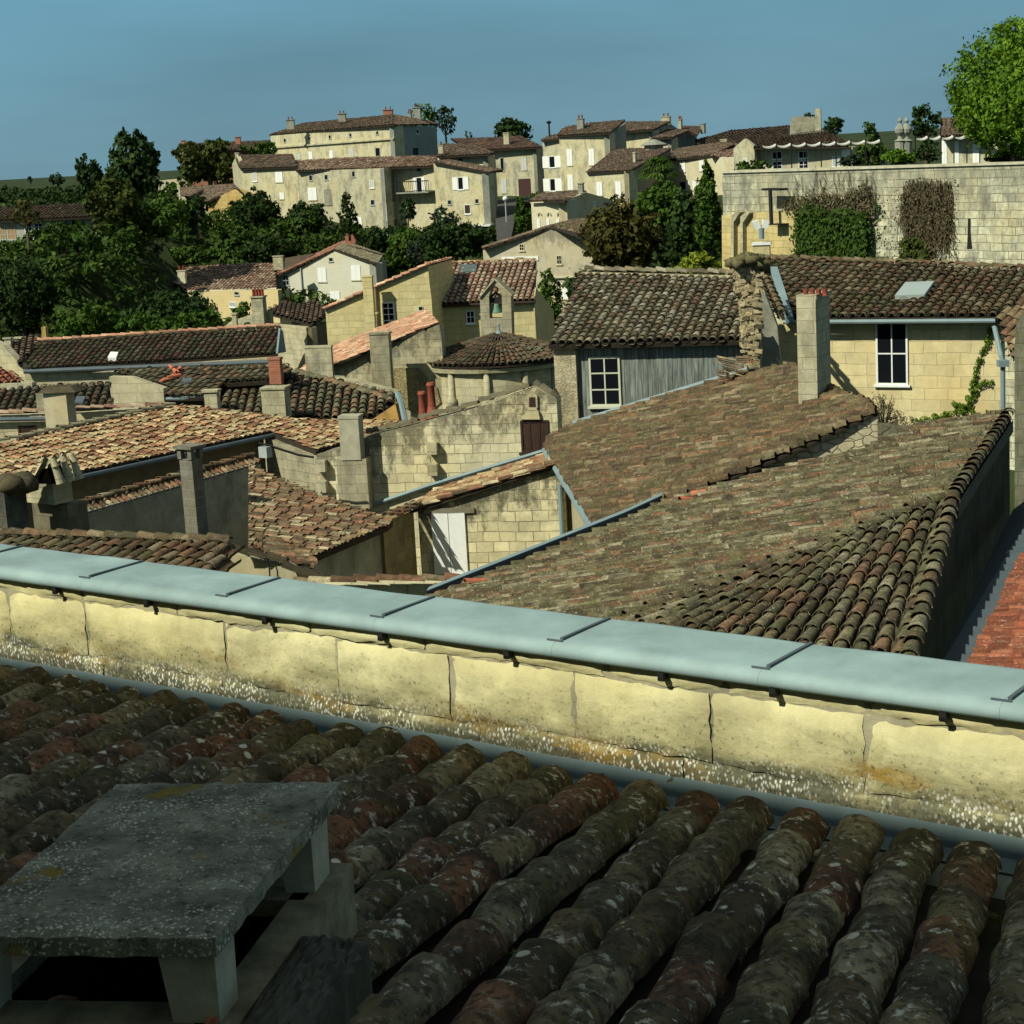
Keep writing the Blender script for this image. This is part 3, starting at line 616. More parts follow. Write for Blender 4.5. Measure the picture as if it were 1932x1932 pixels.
# slab: subdivided top with worn edges
def worn(pts,thick,mat,name,par,n=28,am=.002,bulge=0):
    a,b_,c_,d_=pts; mb=MB(); g=np.linspace(0,1,n+1); Ug,Vg=np.meshgrid(g,g)
    top=(a*(1-Ug[...,None])+b_*Ug[...,None])*(1-Vg[...,None])+(d_*(1-Ug[...,None])+c_*Ug[...,None])*Vg[...,None]
    ed=np.minimum.reduce([Ug,1-Ug,Vg,1-Vg]); nzv=rs.randn(n+1,n+1)*am
    top[...,2]+=nzv-(ed<.001)*.008+bulge*np.sin(math.pi*Ug)*np.sin(math.pi*Vg)**.5; k=ed<.001; top[k]+=rs.randn(int(k.sum()),3)*V(am,am,0)
    id_=np.arange((n+1)**2).reshape(n+1,n+1); f=np.stack([id_[:-1,:-1],id_[:-1,1:],id_[1:,1:],id_[1:,:-1]],-1).reshape(-1,4)
    if np.cross(b_-a,d_-a)[2]<0: f=f[:,::-1]
    mb.add(top.reshape(-1,3),f)
    bd=[id_[0,i] for i in range(n)]+[id_[i,n] for i in range(n)]+[id_[n,i] for i in range(n,0,-1)]+[id_[i,0] for i in range(n,0,-1)]
    T=top.reshape(-1,3)[bd]; Bt=T-V(0,0,thick); m=len(bd); mb.add(np.vstack([T,Bt]),[[i,m+i,m+(i+1)%m,(i+1)%m] for i in range(m)]+[list(range(2*m-1,m-1,-1))])
    return mb.build(name,mat,par)
worn([c4[0],c4[1],c4[2],c4[3]],.048,slabm,'slab',ch)
cm=(c4[2]+c4[3])/2; legm=plain('leg_concrete',(.42,.40,.30),.95,.22,9,bmp=.01); O_=c4[2]
def LP(x,y,z): return c4[2]-cx*x+cy*y+V(0,0,z)       # x from right edge inward, y from the front back, z relative slab top
def leg(x0,x1,y0,y1,tap,dz=.26):
    zt_=-.047; a=[LP(x0,y0,zt_),LP(x1,y0,zt_),LP(x1,y1,zt_),LP(x0,y1,zt_)]; k=tap
    b_=[LP(x0+(.0 if x0<.3 else k),y0+.0,zt_-dz),LP(x1-(k if x0<.3 else 0),y0,zt_-dz),LP(x1-(k if x0<.3 else 0),y1-.02,zt_-dz),LP(x0+(.0 if x0<.3 else k),y1-.02,zt_-dz)]
    mb=MB().add(np.vstack([a,b_]),[[0,1,2,3],[7,6,5,4],[0,4,5,1],[1,5,6,2],[2,6,7,3],[3,7,4,0]]); mb.build('leg',legm,ch)
leg(.012,.155,.02,.16,.05,.36); leg(.585,.69,.02,.16,.03,.36); leg(.012,.12,Lc-.28,Lc-.12,.03,.24); leg(.6,.69,Lc-.28,Lc-.12,.03,.24)
# hollow base frame the legs stand on
zb0=-.235
for (x0,x1,y0,y1) in ((.03,.69,-.0,.13),(.03,.69,Lc-.33,Lc-.10),(-.035,.075,-.05,Lc-.06),(.66,.76,0,Lc-.1)):
    pts=[LP(x0,y0,zb0),LP(x1,y0,zb0),LP(x1,y1,zb0),LP(x0,y1,zb0)]
    MB().prism(pts,V(0,0,-.45)).build('base_frame',plain('base_concrete',(.21,.195,.12),.95,.5,7,bmp=.02),ch)
MB().prism([LP(.05,.1,-.285),LP(.7,.1,-.285),LP(.7,Lc-.25,-.285),LP(.05,Lc-.25,-.285)],V(0,0,-.05)).build('void_floor',plain('void_black',(.004,.004,.004),1,.1,3,0,0),ch)  # black sheet added so the hollow under the slab reads as unlit
sk=thing('chimney_stack','dark mossy masonry stack edge beside the slab chimney legs','chimney stack',LP(-.2,.4,-.9))
c5=[LP(-.04,-.4,-.235),LP(-.23,-.4,-.235),LP(-.23,.50,-.235),LP(-.04,.54,-.235)]
worn([c5[3],c5[2],c5[1],c5[0]],.7,stone('mossy_masonry',(.10,.10,.08),.5,mort=0,stain=.6,stc=(.02,.02,.018)),'masonry',sk,20,.006,.05)
# bits of broken tile
def shard(q,name,label,mat,s=.06,yaw=.5,tilt=.3):
    a=AZ(yaw*57)*s; b=AZ(yaw*57+90)*s*.5
    mb=MB().add([q+a*.9,q+b,q-a,q-b*.8,q+a*.9+V(0,0,.018),q+b+V(0,0,.03),q-a+V(0,0,.012),q-b*.8+V(0,0,.02)],[[0,1,2,3],[7,6,5,4],[0,4,5,1],[1,5,6,2],[2,6,7,3],[3,7,4,0]])
    return tag(mb.build(name,mat),label,'tile shard')
shard(LP(.02,-.02,-.225),'tile_shard','small orange tile shard lying beside the slab chimney foot',terra,.03)
pb=PZ(1548,1617,ZG+.09); mb=MB().lathe([(.002,0),(.02,.003),(.026,.012),(.02,.022),(.004,.028)],pb,12)
tag(mb.build('pebble',stone('pale_pebble',(.5,.45,.3),mort=0)),'round pale pebble lodged between tile rows near the gutter','pebble')
# the church wall behind the viewpoint that keeps our roof in shade
cw=A0-an*(6.31+.9); cw_=cw.copy()
tw=MB(); q0=cw+ad*-16; q1=cw+ad*16
tw.prism([V(q0[0],q0[1],CHZ),V(q1[0],q1[1],CHZ),V(q1[0],q1[1],-13),V(q0[0],q0[1],-13)],-an*1.) if False else tw.prism([V(q0[0],q0[1],4.42),V(q1[0],q1[1],4.42),V(q1[0],q1[1],-13),V(q0[0],q0[1],-13)],-an*1.)
tag(tw.build('church_wall',stone('church_stone',YS)),'tall pale church wall behind the viewpoint, shading the foreground roof','wall')
# ------------------------------------------------------------------ the old town, near to far
Z_=V(0,0,1); BOT=-13.6
def topl(pl,q0,q1):
    t=V(pl[0][1],-pl[0][0],0); t=t*(1 if t[0]>0 else -1); a,b=PP(*q0,pl),PP(*q1,pl); return ((a@t,a[2]),(b@t,b[2]))
plgrey=stone('grey_render',(.29,.295,.25),.3,mort=0,stain=.5,stc=(.07,.07,.055)); plbeige=stone('beige_render',(.40,.37,.25),.14,mort=0,stain=.25)
plbrown=stone('brown_shade_render',(.17,.14,.085),.35,mort=0,stain=.4); mossy=stone('mossy_wall',(.075,.065,.04),.5,mort=0,stain=.6,stc=(.02,.018,.012))
lichst=stone('lichened_chimney_stone',(.42,.40,.29),.3,.45,.24,.3,.55)
ashl=stone('ashlar',YS,.2,.52,.26,.55,.25)
cream=plain('cream_paint',(.50,.52,.40),.6,.08,6)
# --- roof N: mossy hipped roof straight behind the parapet
R2=P(1800,940,25); R1=PZ(1905,785,R2[2]); d=(R1-R2)/np.linalg.norm(R1-R2); h=V(d[1],-d[0],0); up=h*math.cos(rad(14))+Z_*math.sin(rad(14)); nN=np.cross(d,up); nN=nN if nN[2]>0 else -nN; pN=(nN,R2)
N=House('hipped_roof_house','grey-green lichened hipped roof directly behind the zinc-capped parapet',V(4,26,BOT))
N.roof(Q('',1905,784,1800,940,1180,1172,900,1290,812,1137,1250,958,1379,911,1634,856,1737,808,1890,785),pN,T_N,.205,.44,6,rings=2,jit=1.3,hg=1.3,rowpx=((1000,1120),(1800,905)))
q0=PP(1180,1172,pN); vv=P(1702,1300,18.2); pH=P3(R2,q0,vv)
rows=[]; tp=[q0+(R2-q0)*k for k in (np.arange(22)+.5)/22]
for k,tq in enumerate(tp):
    f=(k+.5)/22; bq=PP(765+937*f,1300,pH); rows.append((bq,tq,.108,.085+.015*f))
mb=MB(); lay(mb,rows,pH[0],.46,10,True,False,.9,rings=3,hgt=.85)
ridge(mb,q0+Z_*.04,R2+Z_*.05,.10,.38); ridge(mb,vv+Z_*.03,R2+Z_*.03,.125,.4,seg=8); ridge(mb,R2+Z_*.04,R1+Z_*.04,.125,.4,seg=8)
hipo=mb.build('hip_tiles',T_N,N.e,smooth=True,uv=False)
ph0=PP(765,1300,pH); MB().prism([q0-pH[0]*.01,R2-pH[0]*.01,vv-pH[0]*.01,ph0-pH[0]*.01],-pH[0]*.12).build('roof_deck',roofbase,hipo)
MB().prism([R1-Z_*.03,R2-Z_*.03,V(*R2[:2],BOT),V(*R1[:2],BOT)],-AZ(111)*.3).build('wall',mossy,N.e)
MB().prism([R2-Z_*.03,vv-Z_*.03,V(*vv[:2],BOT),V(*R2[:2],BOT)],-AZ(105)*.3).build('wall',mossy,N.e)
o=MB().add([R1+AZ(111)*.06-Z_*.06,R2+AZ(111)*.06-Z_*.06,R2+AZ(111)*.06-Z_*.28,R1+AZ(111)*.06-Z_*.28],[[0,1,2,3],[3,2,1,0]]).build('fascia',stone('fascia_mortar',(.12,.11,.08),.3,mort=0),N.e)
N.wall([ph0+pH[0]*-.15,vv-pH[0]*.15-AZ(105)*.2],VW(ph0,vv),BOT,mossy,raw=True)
# zinc valley and red-tiled slope on the right
ga,gb,gc,gd=P(1770,1262,20),P(1911,962,31),P(1990,900,31),P(1840,1262,19.6)
vg=thing('valley_gutter','broad dull zinc valley gutter between dark wall and red-tiled slope, right edge','gutter',gc-Z_*.5)
MB().add([ga,gb,gc,gd],[[0,1,2,3],[3,2,1,0]]).build('lining',zincd,vg)
RR=House('red_tiled_roof','small slope of clean red tiles at the right edge above the parapet',gd+V(2,0,-2),'roof')
pR=P3(P(1838,1262,19.6)+Z_*.05,P(1932,1050,25),P(2060,1262,20)+Z_*.55)
RR.roof(Q('',1836,1262,1932,1055,2100,1000,2100,1300),pR,T_red,.16,.24,5,rings=2)
# --- roof M: brown mottled roof with gutter on its left
E1=P(1033,845,43); E2=PZ(1130,1001,E1[2]); T2=P(1657,775,E2[1]); pM=P3(E1,E2,T2)
M=House('mottled_roof_house','long brown mottled tile roof with a zinc gutter down its left eave',V(*((E1+T2)/2)[:2],BOT))
M.roof(Q('',1033,845,1130,1001,1400,893,1540,830,1657,777,1640,757,1600,746,1500,690,1410,705,1360,722,1085,803,1040,829),pM,T_M,.195,.40,6,th=.05,jit=1.3,ridges=[],hg=1.25,rowpx=((1150,900),(1600,768)))
gutter(E1-Z_*.05+AZ(-95)*.06,E2-Z_*.05+AZ(-95)*.06-AZ(-4.6)*.15,M.e,.085)
mw=VW(E1+AZ(85)*.25,E2+AZ(85)*.25); M.wall([E1+AZ(85)*.25-Z_*.15,E2+AZ(85)*.25-Z_*.15],mw,BOT,plbeige,raw=True)
mn=VD(E2-AZ(-4.6)*.05,90); M.wall(Q('',1140,1004,1400,897,1540,834,1657,782),mn,BOT,stone('rubble',(.60,.56,.41),.3,.28,.2,.75,.3,rubble=True),th=.5)
dp=PP(1056,915,VW(E1,E2)); MB().tube([dp,V(*dp[:2],BOT)],.05).build('downpipe',zinc,M.e)
M.chim(1505,1541,1567,563,790,35.8,lichst,L=-62,R=28,cap=.0,pots=0)
cc=M.chim(1502,1540,1570,556,566,35.8,lichst,L=-62,R=28,cap=.0,name='chimney_head')
for k in range(4):
    q=P(1517+k*12,559,35.9)+AZ(28)*.12; MB().lathe([(.06,0),(.05,.05),(.055,.13)],q,8).build('chimney_pot',clay,cc)
MB().prism([PP(u,v,pM)+Z_*.03 for u,v in Q('',1567,748,1598,744,1590,764,1567,776)],Z_*.02).build('flashing',zinc,M.e)
MB().tube([PP(1083,806,pM)+Z_*.1,PP(1412,705,pM)+Z_*.1],.07,6).build('flashing',zinc,M.e)
# spare tiles stacked at the top of roof M
def stack(name,label,x0,x1,v0,v1,Y,cols):
    c=P((x0+x1)/2,v1,Y); e=thing(name,label,'tile stack',c)
    for (ux0,ux1,uv0,uv1,tl) in cols:
        n=max(2,int((uv1-uv0)/3.2))
        for i in range(n):
            v=uv1-(uv1-uv0)*(i+.5)/n; a=P(ux0+rs.uniform(-1.5,1.5),v+tl,Y); b=P(ux1+rs.uniform(-1.5,1.5),v-tl,Y); mb=MB()
            lay(mb,[(a,b,.085,.07)],Z_,np.linalg.norm(b-a),5,True,jit=.2,hgt=.35); mb.build('tile',T_rust if i%3 else T_orange,e,uv=False)
stack('tile_stack','untidy stack of spare curved tiles at the top of the mottled roof',1352,1430,673,725,41,((1355,1378,700,722,0),(1366,1402,690,708,-3),(1354,1388,676,690,-2),(1388,1430,674,688,1)))
# --- wooden building V
V1=P(1044,648,46); V2=PZ(1402,639.5,V1[2]); plV=VW(V1,V2); inV=(plV[0],plV[1]-plV[0]*.28); pV=RP(V1,V2,14)
Vh=House('timber_clad_house','grey weathered plank-clad attic under a roof of large mossy canal tiles',V(*((V1+V2)/2)[:2],BOT))
Vh.roof(Q('',1034,650,1404,641,1388,522,1096,515),pV,T_moss,.222,.30,9,jit=.9,rings=3,chan=True,ridges=[(PP(1096,516,pV)+Z_*.06,PP(1388,523,pV)+Z_*.06)],rr=.13)
MB().tube([PP(1098,519,pV),PP(1388,526,pV)],.09,8).build('ridge_mortar',mortar,Vh.r)
MB().prism([PP(1037,653,plV),PP(1403,644,plV),PP(1403,644,plV)-Z_*.06,PP(1037,653,plV)-Z_*.06],-plV[0]*.2).build('eave_board',woodd,Vh.r)
mb=MB(); t=V(-inV[0][1],inV[0][0],0); t=t if t[0]>0 else -t; a=PP(1083,655,inV); b=PP(1405,650,inV); W_=(b-a)@t; x=0
while x<W_:
    w_=rs.uniform(.10,.16); c=a+t*(x+w_/2); zt=a[2]+(b[2]-a[2])*x/W_
    mb.box(V(c[0],c[1],(zt-9.2)/2)+inV[0]*rs.uniform(0,.012),t*(w_/2-.003),inV[0]*.015,Z_*(zt+9.2)/2); x+=w_
pm,tt,bb=newmat('grey_planks'); co=nn(tt,'ShaderNodeTexCoord').outputs['Object']; at=nn(tt,'ShaderNodeAttribute',attribute_name='tcol'); sp_=nn(tt,'ShaderNodeSeparateColor'); tt.links.new(at.outputs['Color'],sp_.inputs[0])
c=ramp(tt,sp_.outputs[0],[(.17,.20,.19),(.24,.28,.26),(.20,.23,.21),(.27,.30,.27)],False); c=mixc(tt,mrange(tt,noise(tt,co,3,6,.7,stretch=(9,9,.5)),.38,.66),c,(.045,.05,.045)); c=mixc(tt,mrange(tt,noise(tt,co,2,6,.7,stretch=(12,12,.7)),.56,.7,0,.7),c,(.42,.46,.41)); tt.links.new(c,bb.inputs['Base Color'])
pw_=mb.build('plank_wall',pm,Vh.e)
MB().prism([PP(1083,657,inV)-inV[0]*.05,PP(1404,652,inV)-inV[0]*.05,V(*(PP(1404,652,inV)-inV[0]*.05)[:2],BOT),V(*(PP(1083,657,inV)-inV[0]*.05)[:2],BOT)],-inV[0]*.3).build('back_wall',plgrey,Vh.e)
Vh.win((inV[0],inV[1]+inV[0]*.03),1112.5,673,1171,766,'dark',fm=cream,n=(2,3))
Vh.wall(Q('',1044,656,1085,655),(plV[0],plV[1]-plV[0]*.12),BOT,stone('pier_rubble',(.50,.45,.31),.35,.13,.2,.35,.6,rubble=True),th=.6,name='stone_pier')
# ruined wall stub
rw=thing('ruined_wall','crumbling rubble wall stub between the timber house and the right-hand house','wall',P(1412,665,44.4)-Z_*5)
pr=VD(P(1412,600,44.4),-78); rub=stone('ruin_stone',(.36,.31,.19),.4,.14,.1,.85,.6,rubble=True)
MB().prism([PP(u,v,pr) for u,v in Q('',1388,505,1398,492,1428,497,1433,560,1434,700,1404,700,1400,640,1390,560)],-pr[0]*.7).build('masonry',rub,rw)
mb=MB()
for i in range(330):
    u=rs.uniform(1387,1434); v=rs.uniform(495,668)
    if u<1398 and v>560: continue
    c=PP(u,v,pr)+pr[0]*rs.uniform(-.05,.06); s=rs.uniform(.04,.10); A_=rs.randn(3,3)*.25+np.eye(3); A_=A_/np.linalg.norm(A_,axis=1)[:,None]; mb.box(c,A_[0]*s,A_[1]*s*.8,A_[2]*s*.6)
mb.build('loose_stones',stone('loose_stone',(.42,.36,.23),.5,mort=0,stain=.7),rw)
cp=[PP(1385,497,pr)+pr[0]*.15,PP(1436,501,pr)+pr[0]*.15]; cp+=[cp[1]-pr[0]*.95,cp[0]-pr[0]*.95]
cv=[x+Z_*.12 for x in cp]; mb=MB()
for i in range(60):
    f=rs.rand(); g_=rs.rand(); q=cp[0]*(1-f)*(1-g_)+cp[1]*f*(1-g_)+cp[3]*(1-f)*g_+cp[2]*f*g_; s=rs.uniform(.07,.15); A_=np.eye(3)+rs.randn(3,3)*.3; A_/=np.linalg.norm(A_,axis=1)[:,None]; mb.box(q+Z_*(.16*math.sin(math.pi*f)-.03),A_[0]*s*1.3,A_[1]*s*1.2,A_[2]*s*.6)
mb.build('mossy_coping',stone('moss_coping',(.13,.12,.06),.5,mort=0,stain=.7),rw,smooth=True)
# --- right-hand house X
X1=P(1480,600,50); X2=PZ(1880,597,X1[2]); pX0=VW(X1,X2); pX=(pX0[0],pX0[1]-pX0[0]*.35); rX=RP(X1,X2,12)
Xh=House('stone_house_with_vine','pale ashlar house with a tall cross-barred window and a climbing vine, right side',V(*((X1+X2)/2)[:2],BOT))
Xh.wall(Q('',1436,612,1888,603),pX,BOT,stone('ashlar_x',(.60,.525,.31),.14,.62,.31,.35,.2,ms=.01),th=.5)
Xh.roof(Q('',1478,600,1960,598,1990,512,1932,510,1660,496,1400,486),rX,T_brown,.26,.36,8,rings=2,jit=1.3,ridges=[(PP(1400,487,rX),PP(1660,496,rX)),(PP(1660,496,rX),PP(1980,511,rX))],rr=.12)
gutter(X1-Z_*.1+pX0[0]*.1,X2-Z_*.1+pX0[0]*.1,Xh.e,.06)
for k in range(9):
    c=X1+(X2-X1)*(k+.5)/9-pX0[0]*.15-Z_*.12; MB().box(c,AZ(-61)*.04,pX0[0]*.2,Z_*.05).build('rafter_end',woodd,Xh.e)
Xh.win((pX[0],pX[1]+pX[0]*.01),1653,608,1713,726,'dark',fm=white,n=(2,2))
MB().prism([PP(u,v,(rX[0],rX[1]+rX[0]*.19)) for u,v in Q('H',1080,430,1275,425,1340,335,1150,342)],rX[0]*-.12).build('skylight',plain('pale_metal',(.33,.40,.385),.4,.05,2,.1,.5),Xh.e)
MB().prism([PP(u,v,(rX[0],rX[1]+rX[0]*.16)) for u,v in Q('H',250,240,305,240,412,570,360,577)],rX[0]*-.14).build('valley_flashing',zinc,Xh.e)
sx=thing('roof_slope','narrow tiled verge slope left of the zinc strip on the right-hand house','roof',P(1460,600,47)-Z_*2)
MB().prism([PP(u,v,VD(P(1450,640,46.6),-78)) for u,v in Q('',1432,560,1440,545,1466,615,1474,700,1455,705,1436,700)],AZ(12)*.4).build('gable',plgrey,sx)
a,b=P(1479,598,47.2),P(1437,512,50.5); a2,b2=P(1462,604,46.6),P(1428,520,50)
mb=MB(); nrm=np.cross(b-a,a2-a); nrm/=np.linalg.norm(nrm); nrm=nrm if nrm[2]>0 else -nrm; lay(mb,[(a,b,.13,.12),(a2,b2,.13,.12)],nrm,.36,8); mb.build('tiles',T_brown,sx,smooth=True,uv=False)
q=[PP(1878,604,pX)+pX[0]*.25,PP(1903,664,pX)+pX[0]*.9,PP(1908,676,pX)+pX[0]*1]; MB().tube(q+[q[-1]-Z_*3],.065).build('downpipe',zinc,Xh.e); MB().box(q[-1],V(.13,0,0),V(0,.13,0),Z_*.08).build('hopper',zinc,Xh.e)
Xs=House('side_slope','orange-brown tiles turning the corner at the right edge above the downpipe',P(1920,640,46)-Z_*3,'roof')
pS_=P3(P(1885,602,47.3),P(1912,680,45.5),P(1960,560,47)); Xs.roof(Q('',1884,600,1908,672,1990,760,1990,540,1932,560),pS_,T_rust,.26,.36,8)
Pp=House('mossy_pillar','grey mossy stone pillar cut off by the right edge of the view',P(1930,800,38)-Z_*4,'pillar')
Pp.wall(Q('',1914,655,1918,610,1990,520),VD(P(1925,700,38),-70),BOT,stone('grey_mossy_stone',(.17,.175,.13),.4,.6,.3,.5,.6),th=2)
# vine on X
vine=thing('climbing_vine','bright green vine climbing the right end of the ashlar house wall','vine',PP(1835,790,pX)-Z_*.3)
def curve(mb,pts,pl,card,dens,r,off=.06,lim=9000):
    pp=[PP(*q,pl)+pl[0]*off for q in pts]; bl=[]
    for a,b in zip(pp[:-1],pp[1:]):
        L_=np.linalg.norm(b-a); n=max(1,int(L_/(r*.8)))
        for i in range(n): bl.append((a+(b-a)*(i+rs.rand())/n+rs.randn(3)*r*.25,r*rs.uniform(.6,1.1)))
    leaves(mb,bl,card,dens,low=-1,clump=False,lim=lim)
mb=MB()
for c_ in ((1720,640,1700,740,1660,810,1625,890,1600,1000,1575,1100,1580,1180,1640,1240),(1590,1120,1620,1050,1670,1010,1725,995),(1450,1145,1520,1160,1580,1165),(1200,1268,1300,1245,1400,1215,1560,1190),(1330,1250,1490,1262)):
    curve(mb,Q('H',*c_),pX,.055,1.6,.09)
mb.build('foliage',G_bright,vine,uv=False)
MB().tube([PP(*q,pX)+pX[0]*.02 for q in Q('H',1640,1240,1580,1160,1590,1020,1640,870,1715,660)],.012,5).build('stem',bark,vine)
db=thing('dry_bush','dry twiggy grey-brown bush at the foot of the ashlar house','bush',P(1660,812,37)-Z_*.3)
mb=MB(); leaves(mb,[(P(1672,790,36),V(.32,.3,.3)),(P(1655,775,36),V(.2,.2,.35)),(P(1700,800,36),V(.3,.3,.18))],.035,1.1,low=-1); mb.build('foliage',leafmat('dry_leaves',(.05,.05,.025),(.11,.10,.05),(.2,.17,.10)),db,uv=False)
mb=MB(); [mb.tube([P(1668,812,36),P(1668+rs.uniform(-25,25),745+rs.uniform(0,40),36+rs.uniform(-.3,.3))],.006,4) for i in range(26)]; mb.build('twigs',bark,db)
lw=House('low_mossy_wall','low dark mossy wall between the ashlar house and the lichened roof',P(1740,830,33.4)-Z_*4,'wall')
lw.wall(Q('',1656,800,1700,808,1760,806,1810,797,1888,790),VD(P(1740,800,32.9),-80),BOT,stone('mossy_rubble',(.16,.15,.10),.5,.3,.2,.6,.6,rubble=True))
# --- S roof, its walls, W (white shutters), T (long wall)
A_=P(731,978,40); B_=PZ(594,1049,A_[2]); dS=A_-B_; dS/=np.linalg.norm(dS); hS=V(-dS[1],dS[0],0); upS=hS*math.cos(rad(11))+Z_*math.sin(rad(11)); nS=np.cross(dS,upS); nS=nS if nS[2]>0 else -nS; pS=(nS,A_)
Sh=House('patchwork_roof_house','low roof of mixed cream and brown tiles over a shaded grey wall',V(-4,38,BOT))
Sh.roof(Q('',470,880,560,918,600,933,742,984,732,992,594,1050,560,1068,470,1040),pS,T_rust,.165,.30,5,jit=1.1,hg=.5)
plS=VW(A_,B_); Sh.wall([B_-dS*.8-Z_*.12+hS*.2,A_-Z_*.12+hS*.2],plS,BOT,plgrey,raw=True)
A2_=PZ(789,955,A_[2]); W0=PP(789,961,VW(A_,A2_)); Sh.wall([A_-Z_*.1+hS*.12,W0-Z_*.02+hS*.12],plS,BOT,stone('brown_stone',(.26,.22,.12),.3,.4,.25,.4,.5),raw=True)
mb=MB(); lay(mb,[(A_+hS*.05+Z_*.04,W0+hS*.05+Z_*.12,.1,.1),(A_+Z_*.0-hS*.15+Z_*.02,W0-hS*.15+Z_*.1,.1,.1)],Z_,.34,7); mb.build('verge_tiles',T_rust,Sh.e,smooth=True,uv=False)
Wp=VD(W0,-78); Wb=PP(1058,878,Wp)
Wh=House('shuttered_wall_house','pale block wall with closed white double shutters under a thin strip of orange tiles',V(*((W0+Wb)/2)[:2],BOT))
Wh.wall(Q('',788,964,1026,890,1062,880),Wp,BOT,stone('ashlar_w',(.60,.555,.37),.24,.38,.235,.7,.25,top=topl(Wp,(788,970),(1026,896)),topw=.9,bc=.9),th=.5)
we=P(1062,862,Wb[1]); c12=AZ(12)*2.6; ws=PP(774,966,Wp)
pW=P3(ws+Z_*.02,PP(1062,872,Wp),ws+c12); 
Wh.roof(None,pW,T_orange,.22,.36,6,th=.04,hg=.6,pts=[ws+Z_*.02-AZ(12)*.12,PP(1062,872,Wp)-AZ(12)*.12,PP(1062,872,Wp)+c12,ws+Z_*.02+c12],jit=1.3)
mb=MB(); ridge(mb,ws+Z_*.04+Wp[0]*.1,PP(1062,872,Wp)+Z_*.04+Wp[0]*.1,.09,.36,1.5); mb.build('verge_tiles',T_rust,Wh.r,uv=False)
Wh.win(Wp,817,967,881,1083,'shut'); MB().box(PP(848,963,Wp)+Wp[0]*.02,AZ(-78)*.58,Wp[0]*.03,Z_*.06).build('lintel',stone('lintel_wood',(.2,.19,.14),.3,mort=0),Wh.e)
# T: find its distance from the strip's upper edge
Tq=PP(1026,851,pW); Tp=VD(Tq,-78)
Th=House('long_stone_wall','long pale stone wall with blackened sloping top, a dark wooden hatch and four corbel stones',PP(850,900,Tp)*V(1,1,0)+V(0,0,BOT),'wall')
Th.wall(Q('',597,858,645,846,688,826,788,799,902,768,997,734,1010,731,1050,752),Tp,BOT,stone('ashlar_t',(.62,.585,.42),.18,.44,.235,.6,.2,top=topl(Tp,(650,846),(1000,737)),topw=1.1,tops=.8,bc=.8),th=.6)
ridge_mb=MB(); 
for q0_,q1_ in (((690,823),(789,796)),((789,796),(903,765)),((903,765),(1000,731)),((1005,730),(1050,750))): ridge(ridge_mb,PP(*q0_,Tp)-Tp[0]*.3,PP(*q1_,Tp)-Tp[0]*.1-Z_*.02,.15,.4,1.8)
ridge_mb.build('coping',stone('black_coping',(.13,.12,.08),.5,mort=0,stain=.7),Th.e,uv=True)
MB().tube([PP(700,953,Tp)+Tp[0]*.08,PP(811,915,Tp)+Tp[0]*.08,PP(1040,846,Tp)+Tp[0]*.08],.055,6).build('flashing',zinc,Th.e)
Th.win(Tp,983,793,1036,853,'grey',mat=woodd,fm=woodd,n=(3,1))
MB().prism([PP(u,v,(Tp[0],Tp[1]+Tp[0]*.1)) for u,v in Q('G',118,1112,250,1112,240,1060,225,1035,175,1035,160,1060)],-Tp[0]*.12).build('hatch_hood',ashl,Th.e)
MB().prism([PP(u,v,(Tp[0],Tp[1]+Tp[0]*.06)) for u,v in Q('G',165,1035,235,1035,232,955,200,925,165,955)],-Tp[0]*.1).build('niche_frame',lichst,Th.e)
MB().prism([PP(u,v,(Tp[0],Tp[1]+Tp[0]*.07)) for u,v in Q('G',178,1030,222,1030,218,965,180,965)],-Tp[0]*.03).build('niche',woodd,Th.e)
for x0,y0,x1,y1 in ((808,832,829,857),(809.5,872,829.5,896.6),(599,865,619,889.6),(600.7,906.6,620.7,926.7)):
    c=PP((x0+x1)/2,(y0+y1)/2,Tp); MB().box(c+Tp[0]*.1,AZ(-78)*.12,Tp[0]*.12,Z_*.14).build('corbel',lichst,Th.e)
Yc=PP(680,900,Tp)[1]-.5
Th.chim(641,678,687,785,868,Yc,plain('pale_cement',(.36,.35,.26),.9,.2,4),L=-78,R=12,cap=.015); Th.chim(637,694,712,866,960,Yc,stone('chimney_base_stone',(.38,.35,.25),.25,.4,.24,.35,.5),L=-78,R=12,cap=0,name='chimney_base')
for u,v0,v1,lb in ((799.5,738,800,'lower red clay chimney pot behind the blackened wall, on the left'),(816.5,721,790,'taller red clay chimney pot behind the blackened wall, on the right')):
    c=P(u,v1,Tq[1]+1.6); h=P(u,v0,Tq[1]+1.6)[2]-c[2]; k=h/.8
    tag(MB().lathe([(.19,0),(.17,.02*k),(.12,.25*k),(.10,.27*k),(.105,.30*k),(.10,.33*k),(.09,.70*k),(.11,.72*k),(.115,.76*k),(.09,.765*k),(.1,.8*k),(.06,.8*k),(.06,.7*k)],c,18).build('chimney_pot',clay,smooth=True),lb,'chimney pot','red clay pots behind the long wall')
